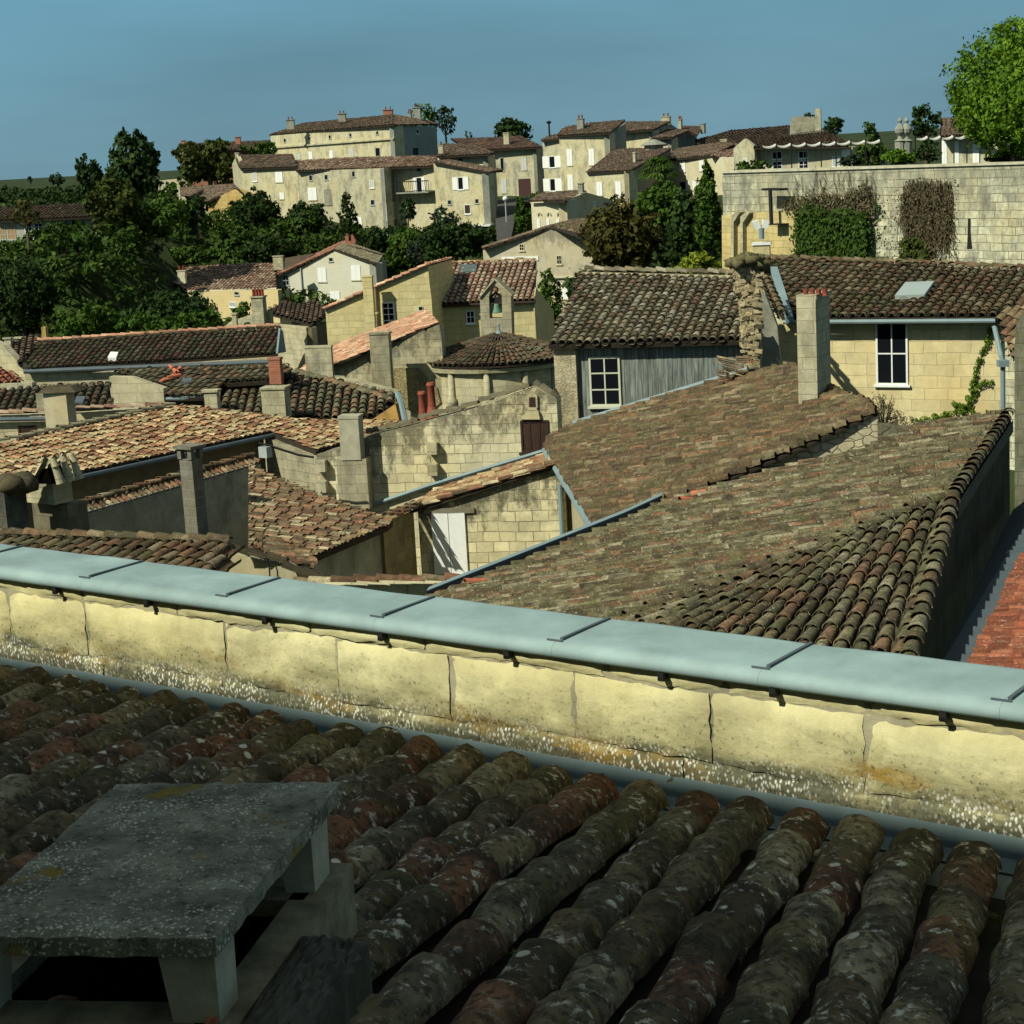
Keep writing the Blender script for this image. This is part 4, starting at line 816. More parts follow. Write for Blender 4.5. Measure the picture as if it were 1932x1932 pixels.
# --- O: big blond roof on the left
OE1=P(126,898,42); OE2=PZ(512,815,OE1[2]); dO=(OE2-OE1)/np.linalg.norm(OE2-OE1); hO=V(-dO[1],dO[0],0); upO=hO*math.cos(rad(9))+Z_*math.sin(rad(9)); nO=np.cross(dO,upO); nO=nO if nO[2]>0 else -nO; pO=(nO,OE1)
Oh=House('blond_roof_house','wide blond and terracotta patchwork tile roof on the left with a dark eave',V(*((OE1+OE2)/2)[:2]+hO[:2]*2,BOT))
Oh.roof(Q('',-60,850,0,840,140,807,329,768,357,766,560,791,757,795,690,827,597,850,512,815,126,898,60,925,-60,950),pO,T_orange,.165,.32,5,jit=1.2,hg=.5)
gutter(OE1-hO*.08-Z_*.08-dO*.5,OE2-hO*.08-Z_*.08,Oh.e,.06,zincd)
plO=VW(OE1+hO*.3,OE2+hO*.3); Oh.wall([OE1+hO*.3-Z_*.1-dO*3,OE2+hO*.3-Z_*.1],plO,BOT,plbrown,raw=True)
q1_,q2_=PP(512,818,pO)-Z_*.12,PP(600,851,pO)-Z_*.12; Oh.wall([q1_+hO*.25,q2_],VW(q1_,q2_),BOT,stone('grey_ashlar',(.33,.31,.22),.3,.45,.25,.4,.7),raw=True)
mb=MB(); ridge(mb,PP(-60,851,pO)+Z_*.05,PP(330,767,pO)+Z_*.05,.1,.4); mb.build('verge',mortar,Oh.e,uv=False)
# grey rendered wall with tile coping below O
ga_=P(134,968,40); gb_=PZ(491,867,ga_[2]); plG=VW(ga_,gb_); dG=(gb_-ga_)/np.linalg.norm(gb_-ga_); hG=V(-dG[1],dG[0],0)
Gw=House('grey_rendered_wall','shaded grey rendered wall topped by a coping of red and brown tiles, lower left',V(*((ga_+gb_)/2)[:2],BOT),'wall')
Gw.wall([ga_-Z_*.12-dG*.6,gb_-Z_*.12],plG,BOT,plgrey,th=.4,raw=True)
mb=MB(); ridge(mb,ga_+hG*.2+Z_*.1,gb_+hG*.2+Z_*.1,.1,.40,seg=8); 
lay(mb,[(ga_+dG*x-hG*.1-Z_*.1,ga_+dG*x+hG*.2+Z_*.06,.085,.08) for x in np.arange(.1,np.linalg.norm(gb_-ga_),.19)],Z_,.36,5); mb.build('tile_coping',T_rust,Gw.e,smooth=False,uv=False)
def capchim(H_,xl,xc,xr,vcap,vleg,v1,Y,mat,L=-54,R=36,over=.08):
    o=H_.chim(xl,xc,xr,vleg,v1,Y,mat,L,R,0); p=P(xc,vleg,Y); pm=P(xc,(vleg+v1)/2,Y)
    a=PP(xl,(vleg+v1)/2,VD(pm,L))-pm; b=PP(xr,(vleg+v1)/2,VD(pm,R))-pm; a[2]=b[2]=0; c=V(pm[0],pm[1],p[2]); hh=P(xc,vcap,Y)[2]-p[2]-.06; au=a/np.linalg.norm(a);bu=b/np.linalg.norm(b)
    for i in (0,1):
        for j in (0,1): MB().box(c+a*(.09+.82*i)+b*(.09+.82*j)+Z_*hh/2,au*.055,bu*.055,Z_*hh/2).build('cap_leg',mat,o)
    MB().prism([c+Z_*hh-au*over-bu*over,c+a+au*over-bu*over+Z_*hh,c+a+b+au*over+bu*over+Z_*hh,c+b+bu*over-au*over+Z_*hh],Z_*.06).build('cap_slab',mat,o); return o
capchim(Gw,346,369,389,842,867,1040,39.0,stone('dark_brick',(.17,.165,.14),.4,.3,.2,.6,.4,jc=(.3,.3,.26)))
# chimneys at far left
C1=House('tent_chimney','squat chimney at lower left with leaning tiles forming a tent on top',P(95,1015,37)-Z_*4,'chimney')
C1.chim(66,132,170,953,1060,37,stone('dark_stone',(.15,.14,.10),.4,.5,.3,.4,.5),cap=0,name='shaft')
blk=C1.chim(46,101,137,912,953,36.8,lichst,cap=.0,name='block')
def tent(H_,u0,u1,um,v0,v1,Y):
    mb=MB(); A=AZ(36)
    for k in range(3):
        o_=A*(.12+k*.24)
        for s0,s1 in ((u0,um-5),(u1,um+5)):
            a=P(s0,v1,Y)+o_; b=P(s1,v0,Y)+o_; n_=np.cross(b-a,A); n_/=np.linalg.norm(n_); n_=n_ if n_[2]>0 else -n_
            lay(mb,[(a,b,.12,.1)],n_,9,8,True,jit=.3)
    mb.build('tent_tiles',lichst,H_.e,smooth=True)
tent(C1,60,104,84,866,914,36.6)
MB().prism([P(66,913,36.7),P(98,913,36.7),P(90,885,36.7),P(80,885,36.7)],AZ(36)*.5).build('flue',plain('void_black',(.008,.008,.008)),C1.e)
C2=House('blackened_chimney','blackened chimney with rounded top at the left edge',P(20,1015,36)-Z_*4,'chimney')
C2.chim(-25,14,56,925,1060,36,stone('soot_stone',(.10,.10,.085),.5,.5,.3,.3,.7,stc=(.02,.02,.02)),cap=0,name='shaft')
mb=MB(); c=P(14,925,36)+AZ(-54)*.2+AZ(36)*.3; 
for i in range(16): mb.lathe([(.25,-.1),(.28,.05),(.18,.16),(.03,.2)],c+V(rs.uniform(-.2,.25),rs.uniform(-.2,.2),rs.uniform(-.03,.08)),9)
mb.build('crumbling_top',mossy,C2.e,smooth=True)
# M1: tiled strip immediately behind the parapet
a=P(-20,1014,34); b=PZ(436,1026,a[2]); pm1=RS(a,206,13)
L1=House('lean_to_roof','narrow strip of old tiles with a ridge, just behind the left end of the parapet',V(*((a+b)/2)[:2],BOT),'roof')
bm=PP(436,1027,pm1); L1.roof(Q('',-40,1013,436,1028,392,1110,-40,1110),pm1,T_brown,.25,.36,8,jit=1.4,rings=2,chan=True,ridges=[(PP(-30,1013,pm1)+Z_*.04,PP(436,1028,pm1)+Z_*.04)],rr=.12)
L2=House('plaster_gable','small patch of pale cracked plaster gable under dark mossy verge, behind the parapet',P(470,1090,33.6)-Z_*4,'wall')
L2.wall(Q('',398,1096,432,1046,450,1048,520,1062,560,1082),VD(P(470,1080,33.6),-70),BOT,plbeige)
mb=MB(); ridge(mb,P(436,1040,33.4),P(545,1066,33.4),.14,.4,1.6); ridge(mb,P(530,1072,33.2),P(612,1096,33.2),.15,.4,1.6); mb.build('mossy_verge',mossy,L2.e,uv=True)
pts=[P(*q,33.3) for q in Q('N',1230,1215,1260,1290,1270,1440,1275,1500)]; MB().tube([P(*Q('N',1150,1235)[0],33.3)]+pts,.016,5).build('cable',black,L2.e)
L3=House('broken_tile_edge','loose orange tiles hanging at a broken roof corner above the parapet',P(545,1060,35)-Z_*3,'roof')
pb_=P3(P(480,1032,35.5),P(592,1068,34.5),P(520,1024,37)); L3.roof(Q('',476,1034,500,1022,524,1026,592,1062,588,1074,540,1066),pb_,T_rust,.18,.3,6,jit=2)
L4=House('tile_coping_wall','low wall coped with a single line of tiles, running right to the roof gutter',P(730,1110,31.5)-Z_*3,'wall')
L4.wall(Q('',560,1106,895,1100),VD(P(730,1105,31.5),-80),BOT,ashl); p_=VD(P(730,1100,31.3),-80)
mb=MB(); ridge(mb,PP(556,1101,p_),PP(898,1094,p_),.12,.42,1,8); mb.build('coping_tiles',T_rust,L4.e,smooth=True,uv=False)
# zinc gutter along the lower-left edge of N
g0,g1,g2=PP(806,1140,pN),PP(1180,990,pN),PP(1250,957,pN)
zg=thing('box_gutter','folded zinc box gutter along the lower left edge of the lichened roof','gutter',g1-Z_*.5)
mb=MB()
for p,q in ((g0,g1),(g1,g2)): mb.prism([p+Z_*.20,q+Z_*.20,q-Z_*.15,p-Z_*.15],AZ(8)*.06)
mb.build('side',zincd,zg); mb=MB()
for p,q in ((g0,g1),(g1,g2)): mb.prism([p+Z_*.205,q+Z_*.205,q+Z_*.205+AZ(8)*.28,p+Z_*.205+AZ(8)*.28],Z_*.02)
mb.build('rim',zinc,zg)
for u,v,Y,lb,sz in ((1302,955,31,'two bright orange broken tile pieces lying on the lichened roof',.16),(905,1112,27.5,'single orange tile lying by the end of the box gutter',.2)):
    q=PP(u,v,pN)+nN*.1; mb=MB(); lay(mb,[(q-AZ(70)*sz,q+AZ(70)*sz,.09,.07)],nN,9,6)
    if u>1000: lay(mb,[(q+V(.1,.3,.02),q+V(.35,.25,.1),.08,.07)],nN,9,6)
    tag(mb.build('fallen_tile',terra,uv=False),lb,'tile','loose orange tiles on the lichened roof')
# cable and grey box by O's corner
tag(MB().tube([P(*q,44) for q in Q('N',1150,40,1250,60,1400,110,1560,160,1720,185)],.03,5).build('cable',black),'black sagging cable crossing below the blond roof corner','cable')
tag(MB().box(P(*Q('N',1222,130)[0],44),AZ(-54)*.13,AZ(36)*.1,Z_*.13).build('wall_box',greyp),'small grey box under the corner of the blond roof eave','box')
# --- G8 and the low roofs further left
G8=House('low_dark_roof_house','low dark-tiled roof behind the pale chimney, its wall with a dark opening',P(120,780,51)*V(1,1,0)+V(0,0,BOT))
p8=VD(P(150,780,51),-84); G8.wall(Q('',-30,786,0,785,143,780,329,768,340,764),p8,BOT,stone('pale_ashlar',(.50,.45,.30),.2,.5,.26,.4,.35)); mb=MB(); ridge(mb,PP(-30,782,p8),PP(329,765,p8),.12,.4); mb.build('coping_tiles',T_pink,G8.e,uv=False)
gutter(PP(-30,792,(p8[0],p8[1]+p8[0]*.15)),PP(143,789,(p8[0],p8[1]+p8[0]*.15)),G8.e,.06,zincd)
G8.win(p8,35,803,69,826,'grey',mat=woodd,fm=woodd)
a=P(0,778,53); b=PZ(212,765,a[2]); r8=RP(a,b,14); G8.roof(Q('',-30,738,80,730,206,724,213,770,-30,786),r8,T_dark,.24,.36,6)
MB().prism([PP(u,v,(r8[0],r8[1]+r8[0]*.15)) for u,v in Q('E',490,720,545,725,565,682,505,680)],-r8[0]*.12).build('skylight',zincd,G8.e)
capst=stone('stained_chimney',(.48,.43,.30),.2,mort=0,stain=.3)
o=G8.chim(84,127,143,741,806,49.6,capst,L=-78,R=12,cap=0); MB().add(*[(lambda c:( [c+x for x in (V(-.15,-.15,0),V(.95,-.3,0),V(1.1,.6,0),V(0,.75,0),V(.05,.05,.14),V(.75,-.05,.14),V(.85,.45,.14),V(.15,.5,.14))], [[0,1,5,4],[1,2,6,5],[2,3,7,6],[3,0,4,7],[4,5,6,7],[3,2,1,0]]))(P(82,741,49.8))][0]).build('chimney_cap',mossy,o)
G8.chim(70,88,92,742,800,52.6,lichst,L=-78,R=12,cap=0)
A2=House('streaky_roof_house','streaky green and red-tiled roof with a patched skylight, left centre',P(300,760,58)*V(1,1,0)+V(0,0,BOT))
a=P(307,749,57.5); b=PZ(386,747,a[2]); rA=RP(a,b,14); A2.roof(Q('',223,699,546,690,550,702,512,718,418,724,410,735,386,749,307,750,314,731,223,708),rA,T_green,.26,.36,6,skew=.12,jit=1.4)
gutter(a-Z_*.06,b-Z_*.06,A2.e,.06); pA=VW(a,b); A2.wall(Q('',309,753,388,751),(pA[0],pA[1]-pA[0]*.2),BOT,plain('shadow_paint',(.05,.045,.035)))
pg=VD(P(307,750,57.4),-78); A2.wall(Q('',206,711,246,712,308,733),pg,BOT,stone('pale_gable',(.50,.46,.32),.15,.7,.3,.3,.35))
A2.chim(386,410,416,736,782,56.2,lichst,L=-78,R=12)
MB().prism([PP(u,v,(rA[0],rA[1]+rA[0]*.12)) for u,v in Q('E',1190,590,1245,595,1275,560,1210,555)],-rA[0]*.1).build('skylight',zincd,A2.e)
mb=MB()
for i in range(7): q=PP(335+rs.uniform(-8,8),712+rs.uniform(-5,5),rA)+Z_*.1; lay(mb,[(q,q+rs.randn(3)*.25*V(1,1,.4),.1,.08)],rA[0],9,5)
mb.build('loose_tiles',terra,A2.e,uv=False)
B2=House('grey_green_roof_house','heavy grey-green canal tile roof with a salmon hip line, behind the cement pillar',P(560,780,57)*V(1,1,0)+V(0,0,BOT))
rB=RS(P(560,786,56),180,15); B2.roof(Q('',416,712,430,704,500,706,560,702,650,722,745,741,744,757,708,788,640,790,414,790),rB,T_green,.27,.36,8,rings=2,jit=1.2,ridges=[(PP(560,704,rB),PP(650,730,rB)),(PP(650,730,rB),PP(740,757,rB))],rr=.14)
B2.chim(494,538,549,731,795,55,lichst,L=-78,R=12,cap=.03); B2.chim(507,529,534,675,725,57.5,stone('red_brick',(.33,.13,.085),.25,.22,.075,.5,.3,jc=(.4,.3,.22)),L=-78,R=12,cap=.02)
B2.wall(Q('',700,793,746,762,753,793),VD(P(720,790,54.6),-70),BOT,stone('orange_stone',(.42,.26,.09),.4,mort=0,stain=.5))
MB().tube([P(750,742,54.5),P(757,760,54.3),P(765,797,54)],.09,6).build('flashing',zinc,B2.e)
B2.poly(Q('F',500,840,700,860,960,930,950,1000,800,940),VD(P(690,730,58.5),-70),lichst)
# --- G7 long dark roof
a=P(45,697,72); b=P(524,668.5,70.5); b[2]=a[2]; r7=RP(a,b,15); G7=House('long_dark_roof_house','very long dark roof edged with an orange ridge and one small white skylight',(a+b)/2*V(1,1,0)+V(0,0,BOT))
G7.roof(Q('',46,698,524,668,527,619,300,634,72,648),r7,T_dark,.25,.38,5,ridges=[(PP(72,648,r7),PP(527,619,r7))]); 
mb=MB(); ridge(mb,PP(72,647,r7)+Z_*.08,PP(527,618,r7)+Z_*.08,.12,.4); mb.build('ridge_tiles',T_salmon,G7.r,uv=False)
gutter(a-Z_*.08,b-Z_*.08,G7.e,.09,zincd); p7=VW(a,b); G7.wall(Q('',46,703,524,674),(p7[0],p7[1]-p7[0]*.25),BOT,stone('pale_rubble',(.46,.42,.30),.25,.4,.22,.4,.4))
MB().prism([PP(u,v,(r7[0],r7[1]+r7[0]*.2)) for u,v in Q('E',710,425,765,430,780,390,730,388)],-r7[0]*.18).build('skylight',white,G7.e)
G7.poly(Q('',524,667,529,619,534,625,540,664),VD(b,40),zinc,th=.1,name='verge_flashing')
FL_=House('left_edge_house','pale wall and brown roof with two little chimneys at the left edge',P(20,700,80)*V(1,1,0)+V(0,0,BOT))
pf=VD(P(20,690,78),-55); FL_.wall(Q('',-20,640,5,652,40,690,46,700),pf,BOT,stone('pale_gable2',(.46,.44,.32),.2,.5,.3,.3,.45))
rf=RS(P(40,655,80),170,10); FL_.roof(Q('',-20,655,66,632,120,645,70,650,38,688,2,654),rf,T_far,.26,.4,4)
FL_.chim(8,20,23,637,655,80,lichst,L=-78,R=12); FL_.chim(27,40,43,636,650,81,lichst,L=-78,R=12); FL_.chim(79,87,92,617,652,78,stone('ochre_stone',(.45,.32,.12),.3,mort=0),L=-78,R=12,cap=0)
FR=House('red_slope_house','small red-tiled slope at the left edge below the pale wall',P(10,715,66)*V(1,1,0)+V(0,0,BOT),'roof')
rr_=RS(P(10,715,66),150,12); FR.roof(Q('',-20,690,0,692,38,714,40,723,-20,728),rr_,T_red,.24,.36,5)
FR.wall(Q('',-20,726,42,724,60,722),VD(P(10,730,65),-78),BOT,lichst)
# --- G5 salmon roof and its stained wall
p5=VD(P(720,660,65),-78); a=PP(585,703,p5); b=PP(829,609,p5); c5_=AZ(12)*5.5; r5=P3(a,b,a+c5_+Z_*.55)
G5=House('salmon_roof_house','salmon-pink tile roof rising to the right over a grey-stained wall with a tall chimney',P(700,700,67)*V(1,1,0)+V(0,0,BOT))
G5.roof(Q('',560,706,624,655,807,585,828,609,629,688,585,703),r5,T_salmon,.22,.38,6,th=.05,jit=1.2,hg=.6)
G5.wall(Q('',585,706,629,691,700,663,829,612,833,640),p5,BOT,stone('stained_ashlar',(.44,.41,.29),.2,.5,.28,.45,.5,top=topl(p5,(629,690),(829,613)),topw=1.0,tops=.7),th=.5)
G5.chim(576,626,629,652,712,63.5,lichst,L=-78,R=12,cap=.02); G5.chim(700,736,741,627,745,63.5,stone('grey_chimney',(.33,.31,.22),.3,.4,.27,.4,.5),L=-78,R=12,cap=.03)
MB().prism([PP(u,v,(p5[0],p5[1]+p5[0]*.06)) for u,v in Q('F',925,775,1100,770,1225,900,1250,1000,1150,1090,930,1000)],-p5[0]*.08).build('rubble_patch',stone('rough_rubble',(.38,.32,.17),.4,.16,.1,.8,.5,rubble=True),G5.e)
# --- apse with bell-cote
Ya=66.; pc=P(936,674,Ya); ez=pc[2]; r_=2.85; ac=V(pc[0],pc[1]+.2,0)
Ap=thing('round_chapel','round chapel apse with a conical dark tile roof','chapel',V(ac[0],ac[1],BOT))
apx=P(946,626,ac[1]+.0); apz=apx[2]; apx=V(ac[0]+.15,ac[1],apz); mb=MB(); nr=76
for k in range(nr):
    th=2*math.pi*k/nr; e_=V(ac[0]+r_*math.cos(th),ac[1]+r_*math.sin(th),ez); d_=apx-e_; x_=V(-math.sin(th),math.cos(th),0); n_=np.cross(x_,d_); n_/=np.linalg.norm(n_); n_=n_ if n_[2]>0 else -n_
    stop=.93 if k%2 else .72
    lay(mb,[(e_,e_+d_*stop,.118,.022 if k%2 else .045)],n_,.34,4)
    if k%2==0: pass
cone=mb.build('roof',tilemat('apse_tiles',[(.075,.06,.04),(.12,.085,.05),(.10,.09,.055),(.15,.085,.05)],.35,.5),Ap,uv=False)
MB().lathe([(r_*.99,-.05),(r_*.99,0),(.05,apz-ez-.02)],V(ac[0]+.07,ac[1],ez-.03),48).build('roof_deck',roofbase,cone)
MB().lathe([(.12,0),(.06,.1),(.03,.25),(.05,.3),(.01,.4)],V(*apx[:2],apz-.05),10).build('finial',zinc,cone)
MB().lathe([(r_-.3,BOT-ez),(r_-.3,-.28),(r_-.12,-.26),(r_-.08,-.12),(r_-.2,-.1)],V(ac[0],ac[1],ez),56).build('wall',stone('apse_stone',(.46,.43,.30),.16,.6,.3,.35,.35),Ap)
for th in (200,232,262,292,320):
    c=V(ac[0]+(r_-.25)*math.cos(rad(th)),ac[1]+(r_-.25)*math.sin(rad(th)),0); MB().lathe([(.13,BOT),(.13,ez-1.45),(.17,ez-1.4),(.2,ez-1.2),(.12,ez-1.1),(.1,ez-.3)],c,12).build('buttress_shaft',lichst,Ap,smooth=True)
pbz=VD(P(935,580,67.6),-78); Bc=thing('bell_cote','small gabled stone bell-cote rising behind the round chapel roof','bell-cote',PP(935,625,pbz)-Z_*1.2)
bst=stone('bellcote_stone',(.36,.34,.25),.25,.4,.28,.3,.6)
for pts in (Q('F',1510,300,1570,300,1575,460,1578,560,1520,560),Q('F',1655,290,1715,292,1722,560,1662,560)): MB().prism([PP(u,v,pbz) for u,v in pts],-pbz[0]*.5).build('pillar',bst,Bc)
MB().prism([PP(u,v,pbz) for u,v in Q('F',1510,302,1530,285,1605,188,1690,270,1715,292,1655,292,1640,250,1610,225,1585,245,1570,302)],-pbz[0]*.5).build('gable',bst,Bc)
for pts in (Q('F',1500,305,1506,312,1607,192,1606,180),Q('F',1606,180,1607,192,1718,300,1724,290)): MB().prism([PP(u,v,(pbz[0],pbz[1]+pbz[0]*.08)) for u,v in pts],-pbz[0]*.66).build('gable_coping',lichst,Bc)
MB().prism([PP(u,v,pbz) for u,v in Q('F',1575,445,1662,445,1664,560,1578,560)],-pbz[0]*.49).build('sill',bst,Bc)
bc=PP(*Q('F',1612,412)[0],pbz)-pbz[0]*.25; bell=tag(MB().lathe([(.20,0),(.19,.03),(.145,.12),(.115,.24),(.10,.31),(.05,.35),(.02,.36)],bc,20).build('bell',plain('verdigris',(.10,.21,.15),.6,.2,8),smooth=True),'green bronze bell hanging in the stone bell-cote','bell')
MB().box(bc+Z_*.46,AZ(-78)*.30,pbz[0]*.08,Z_*.09).tube([bc+Z_*.55-AZ(-78)*.2,bc+Z_*.75,bc+Z_*.55+AZ(-78)*.2],.05,6).build('yoke',black,Bc)
# --- G4 yellow houses behind the apse
p4=VD(P(700,560,82),-76); a=PP(612,583,p4); b=PP(808,499,p4); r4=P3(a,b,a+AZ(14)*4)
G4=House('yellow_stone_house','sunlit yellow stone house with tall chimney and a white barred window, centre',P(700,600,84)*V(1,1,0)+V(0,0,BOT))
yst=stone('yellow_ashlar',(.55,.485,.265),.13,.6,.3,.28,.14)
G4.wall(Q('',614,585,707,543,789,507,807,500,811,540,814,562),p4,BOT,yst,th=4)
G4.roof(None,r4,T_salmon,.24,.4,5,th=.05,pts=[a-AZ(14)*.15,b-AZ(14)*.15,b+AZ(14)*4.2,a+AZ(14)*4.2])
G4.chim(687,705,708,520,640,81,yst,L=-78,R=12,cap=.02); G4.win(p4,722,570,745,616,'dark',fm=white,n=(2,4)); G4.win(p4,790,578,798,586,'dark')
G4.poly(Q('F',745,405,835,405,835,415,745,412),(p4[0],p4[1]+p4[0]*.9),yst,name='chimney_string')
MB().tube([PP(708,543,(p4[0],p4[1]+p4[0]*.1)),PP(713,630,(p4[0],p4[1]+p4[0]*.1))],.06,6).build('downpipe',plain('brown_pipe',(.25,.17,.09)),G4.e)
a=P(813,574.5,83); b=PZ(1009,566.5,a[2]); r4b=RP(a,b,18); G4b=House('pink_roof_house','yellow house with neat pink canal-tile roof and skylight behind the bell-cote',P(900,600,85)*V(1,1,0)+V(0,0,BOT))
G4b.roof(Q('',812,575,1010,567,1012,492,802,499),r4b,T_pink,.26,.4,7,rings=2,jit=.8,ridges=[]); gutter(a-Z_*.08,b-Z_*.08,G4b.e,.07,woodd)
mb=MB(); ridge(mb,PP(802,498,r4b),PP(1012,491,r4b),.12,.45); mb.build('ridge_tiles',T_orange,G4b.r,uv=False)
p4b=VW(a,b); p4b=(p4b[0],p4b[1]-p4b[0]*.25); G4b.wall(Q('',813,579,1008,571),p4b,BOT,yst); G4b.win(p4b,880,586,896,610,'dark',fm=white,n=(2,2))
sp4=VD(b-p4b[0]*.3,22); G4b.wall(Q('C',490,1440,502,1345,618,1500),sp4,BOT,stone('side_render',(.40,.38,.25),.14,mort=0,stain=.2),th=.06)
MB().prism([PP(u,v,(r4b[0],r4b[1]+r4b[0]*.12)) for u,v in Q('F',1375,138,1485,135,1492,85,1388,88)],-r4b[0]*.1).build('skylight',plain('blue_glass',(.07,.12,.12),.2,.1,2,0,.5),G4b.e)
G4b.chim(896,900,903,478,498,86,lichst,L=-78,R=12) if 0 else None
# --- G3 grey-roofed stone barn
Pc=P(587.6,614,98); lf=P(506,592,102); rt=P(620,594,101); lf[2]=rt[2]=Pc[2]
G3=House('stone_barn','stone barn with a flattish brown-grey roof and shadowed right side',(Pc+lf)/2*V(1,1,0)+V(0,0,BOT),'barn')
r3=RS(Pc,178,9); G3.roof(Q('B',385,1490,500,1438,600,1460,680,1424,782,1478,785,1520,680,1587,395,1516),r3,T_far,.26,.4,4)
G3.wall([lf-Z_*.1,Pc-Z_*.1],VW(lf,Pc),BOT,stone('barn_stone',(.44,.41,.29),.2,.5,.28,.4,.35),raw=True,th=.3); G3.wall([Pc-Z_*.1,rt-Z_*.1],VW(Pc,rt),BOT,plbrown,raw=True,th=.3)  # darker brown puts the right side's shade into its colour
p3=VD(P(480,600,97),-70); G3w=House('gable_with_chimney','low stone gable with a broad chimney bearing four small pots',P(480,610,97)*V(1,1,0)+V(0,0,BOT),'building')
G3w.wall(Q('B',85,1612,140,1570,290,1518,400,1500),p3,BOT,lichst); G3w.chim(475,497,504,559,618,96.3,lichst,L=-78,R=12,pots=4,cap=.06)
G3w.chim(438,446,449,591,622,96.5,lichst,L=-78,R=12)
# ------------------------------------------------------------------ rampart wall with its ivy
pB=VW(BA,BB); bst_=stone('rampart_stone',(.50,.50,.385),.38,.62,.31,.85,.95,ms=.02,bc=.9,top=topl(pB,(1362,325),(1932,308)),topw=3.0,tops=.45,stc=(.15,.155,.13))
Bw=House('rampart_wall','huge weathered grey rampart wall with arrow slit and hanging ivy, upper right',V(*((BA+BB)/2)[:2],-15),'wall')
Bw.wall(Q('',1362,325,2060,304.5),pB,-15,bst_,th=1.2)
MB().prism([PP(u,v,(pB[0],pB[1]+pB[0]*.08)) for u,v in Q('',1361,323,2060,302.5,2060,306,1361,327)],-pB[0]*1.36).build('coping',stone('rampart_coping',(.50,.49,.38),.15,mort=0),Bw.e)
Bw.poly(Q('D',-62,1420,340,1390,420,1395,440,1440,445,1720,-60,1800),(pB[0],pB[1]+pB[0]*.35),stone('yellow_rampart',(.52,.44,.22),.2,.62,.31,.6,.3),th=.4,name='yellow_buttress')
for x0,x1,y0 in ((0,12,1395),(60,72,1400)): Bw.poly(Q('D',x0,y0+30,x0+45,y0-10,x0+58,y0+5,x0+16,y0+70,x1+4,1780,x0-4,1780),(pB[0],pB[1]+pB[0]*.6),lichst,th=.5,name='buttress')
Bw.poly(Q('D',1562,1440,1576,1440,1580,1560,1590,1640,1555,1642,1560,1560),(pB[0],pB[1]+pB[0]*.02),black,th=.015,name='arrow_slit')
Bw.poly(Q('D',1210,1770,1216,1600,1235,1555,1270,1538,1310,1565,1335,1600,1338,1770),(pB[0],pB[1]+pB[0]*.02),black,th=.015,name='arched_recess')
for x,y,r in ((1620,130,0),):pass
iv=thing('ivy_patch','dense dark green ivy square on the rampart wall under a brown fringe','ivy',PP(1582,495,pB)-Z_*.5)
def wallfol(mb,poly,pl,card,n,thick=.35,off=.15):
    pts=np.array(poly); lo,hi=pts.min(0),pts.max(0); k=0; bl=[]
    while k<n:
        u,v=rs.uniform(lo,hi); ins=False
        for i in range(len(pts)):
            a,b=pts[i],pts[(i+1)%len(pts)]
            if (a[1]>v)!=(b[1]>v) and u<(b[0]-a[0])*(v-a[1])/(b[1]-a[1])+a[0]: ins=not ins
        if ins: bl.append(PP(u,v,pl)+pl[0]*(off+rs.rand()*thick)); k+=1
    bl=np.array(bl); nr=pl[0]+rs.randn(n,3)*.5; nr/=np.linalg.norm(nr,axis=1)[:,None]; a=np.cross(nr,rs.randn(n,3)); a/=np.linalg.norm(a,axis=1)[:,None]; b=np.cross(nr,a); s=card*(.5+.6*rs.rand(n,1))
    mb.add(np.stack([bl-a*s,bl-b*s*.6,bl+a*s,bl+b*s*.6],1).reshape(-1,3),np.arange(4*n).reshape(-1,4),np.repeat(rs.rand(n,3),4,0))
mb=MB(); wallfol(mb,Q('D',470,1400,560,1340,700,1390,800,1370,945,1400,955,1560,950,1730,480,1730,465,1550),pB,.11,4200,.5); wallfol(mb,Q('D',430,1300,1010,1280,1040,1740,430,1740),pB,.09,600,.3); mb.build('foliage',G_ivy,iv,uv=False)
mb=MB(); wallfol(mb,Q('D',365,1340,420,1310,520,1290,640,1270,760,1290,930,1200,950,1290,990,1340,960,1440,880,1420,700,1450,560,1400,470,1460,380,1390),pB,.09,1500,.3)
for i in range(130):
    x=rs.uniform(400,970); y=rs.uniform(1290,1400); y1=y-rs.uniform(40,220)*(1 if rs.rand()<.4 else .5); q=[PP(*Q('D',x+(rs.rand()-.5)*20*j,y+(y1-y)*j/3)[0],pB)+pB[0]*.06 for j in range(4)]; mb.tube(q,.012,3,False)
mb.build('dry_fringe',G_twig,iv,uv=False)
dv=thing('dead_creeper','tangle of brown dead creeper hanging down the rampart wall around an arched recess','creeper',PP(1750,495,pB)-Z_*.5)
mb=MB(); wallfol(mb,Q('D',1140,1300,1200,1190,1300,1170,1400,1190,1440,1300,1480,1420,1440,1560,1420,1640,1380,1700,1340,1640,1330,1560,1270,1500,1220,1560,1180,1500,1130,1400),pB,.07,900,.35); wallfol(mb,Q('D',1060,1250,1500,1150,1520,1720,1040,1720),pB,.06,380,.2)
for i in range(420):
    x=rs.uniform(1150,1460); y=rs.uniform(1180,1350); y1=y+rs.uniform(120,420); q=[PP(*Q('D',x+(rs.rand()-.5)*26*j,y+(y1-y)*j/4)[0],pB)+pB[0]*.2*rs.rand() for j in range(5)]; mb.tube(q,.014,3,False)
mb.build('stems',G_twig,dv,uv=False); mb=MB(); wallfol(mb,Q('D',1150,1600,1210,1560,1230,1740,1150,1740),pB,.1,350); wallfol(mb,Q('D',1240,1560,1330,1600,1340,1740,1240,1740),pB,.1,300); wallfol(mb,Q('D',910,1690,1090,1700,1080,1740,910,1740),pB,.1,300); mb.build('foliage',G_olive,dv,uv=False)
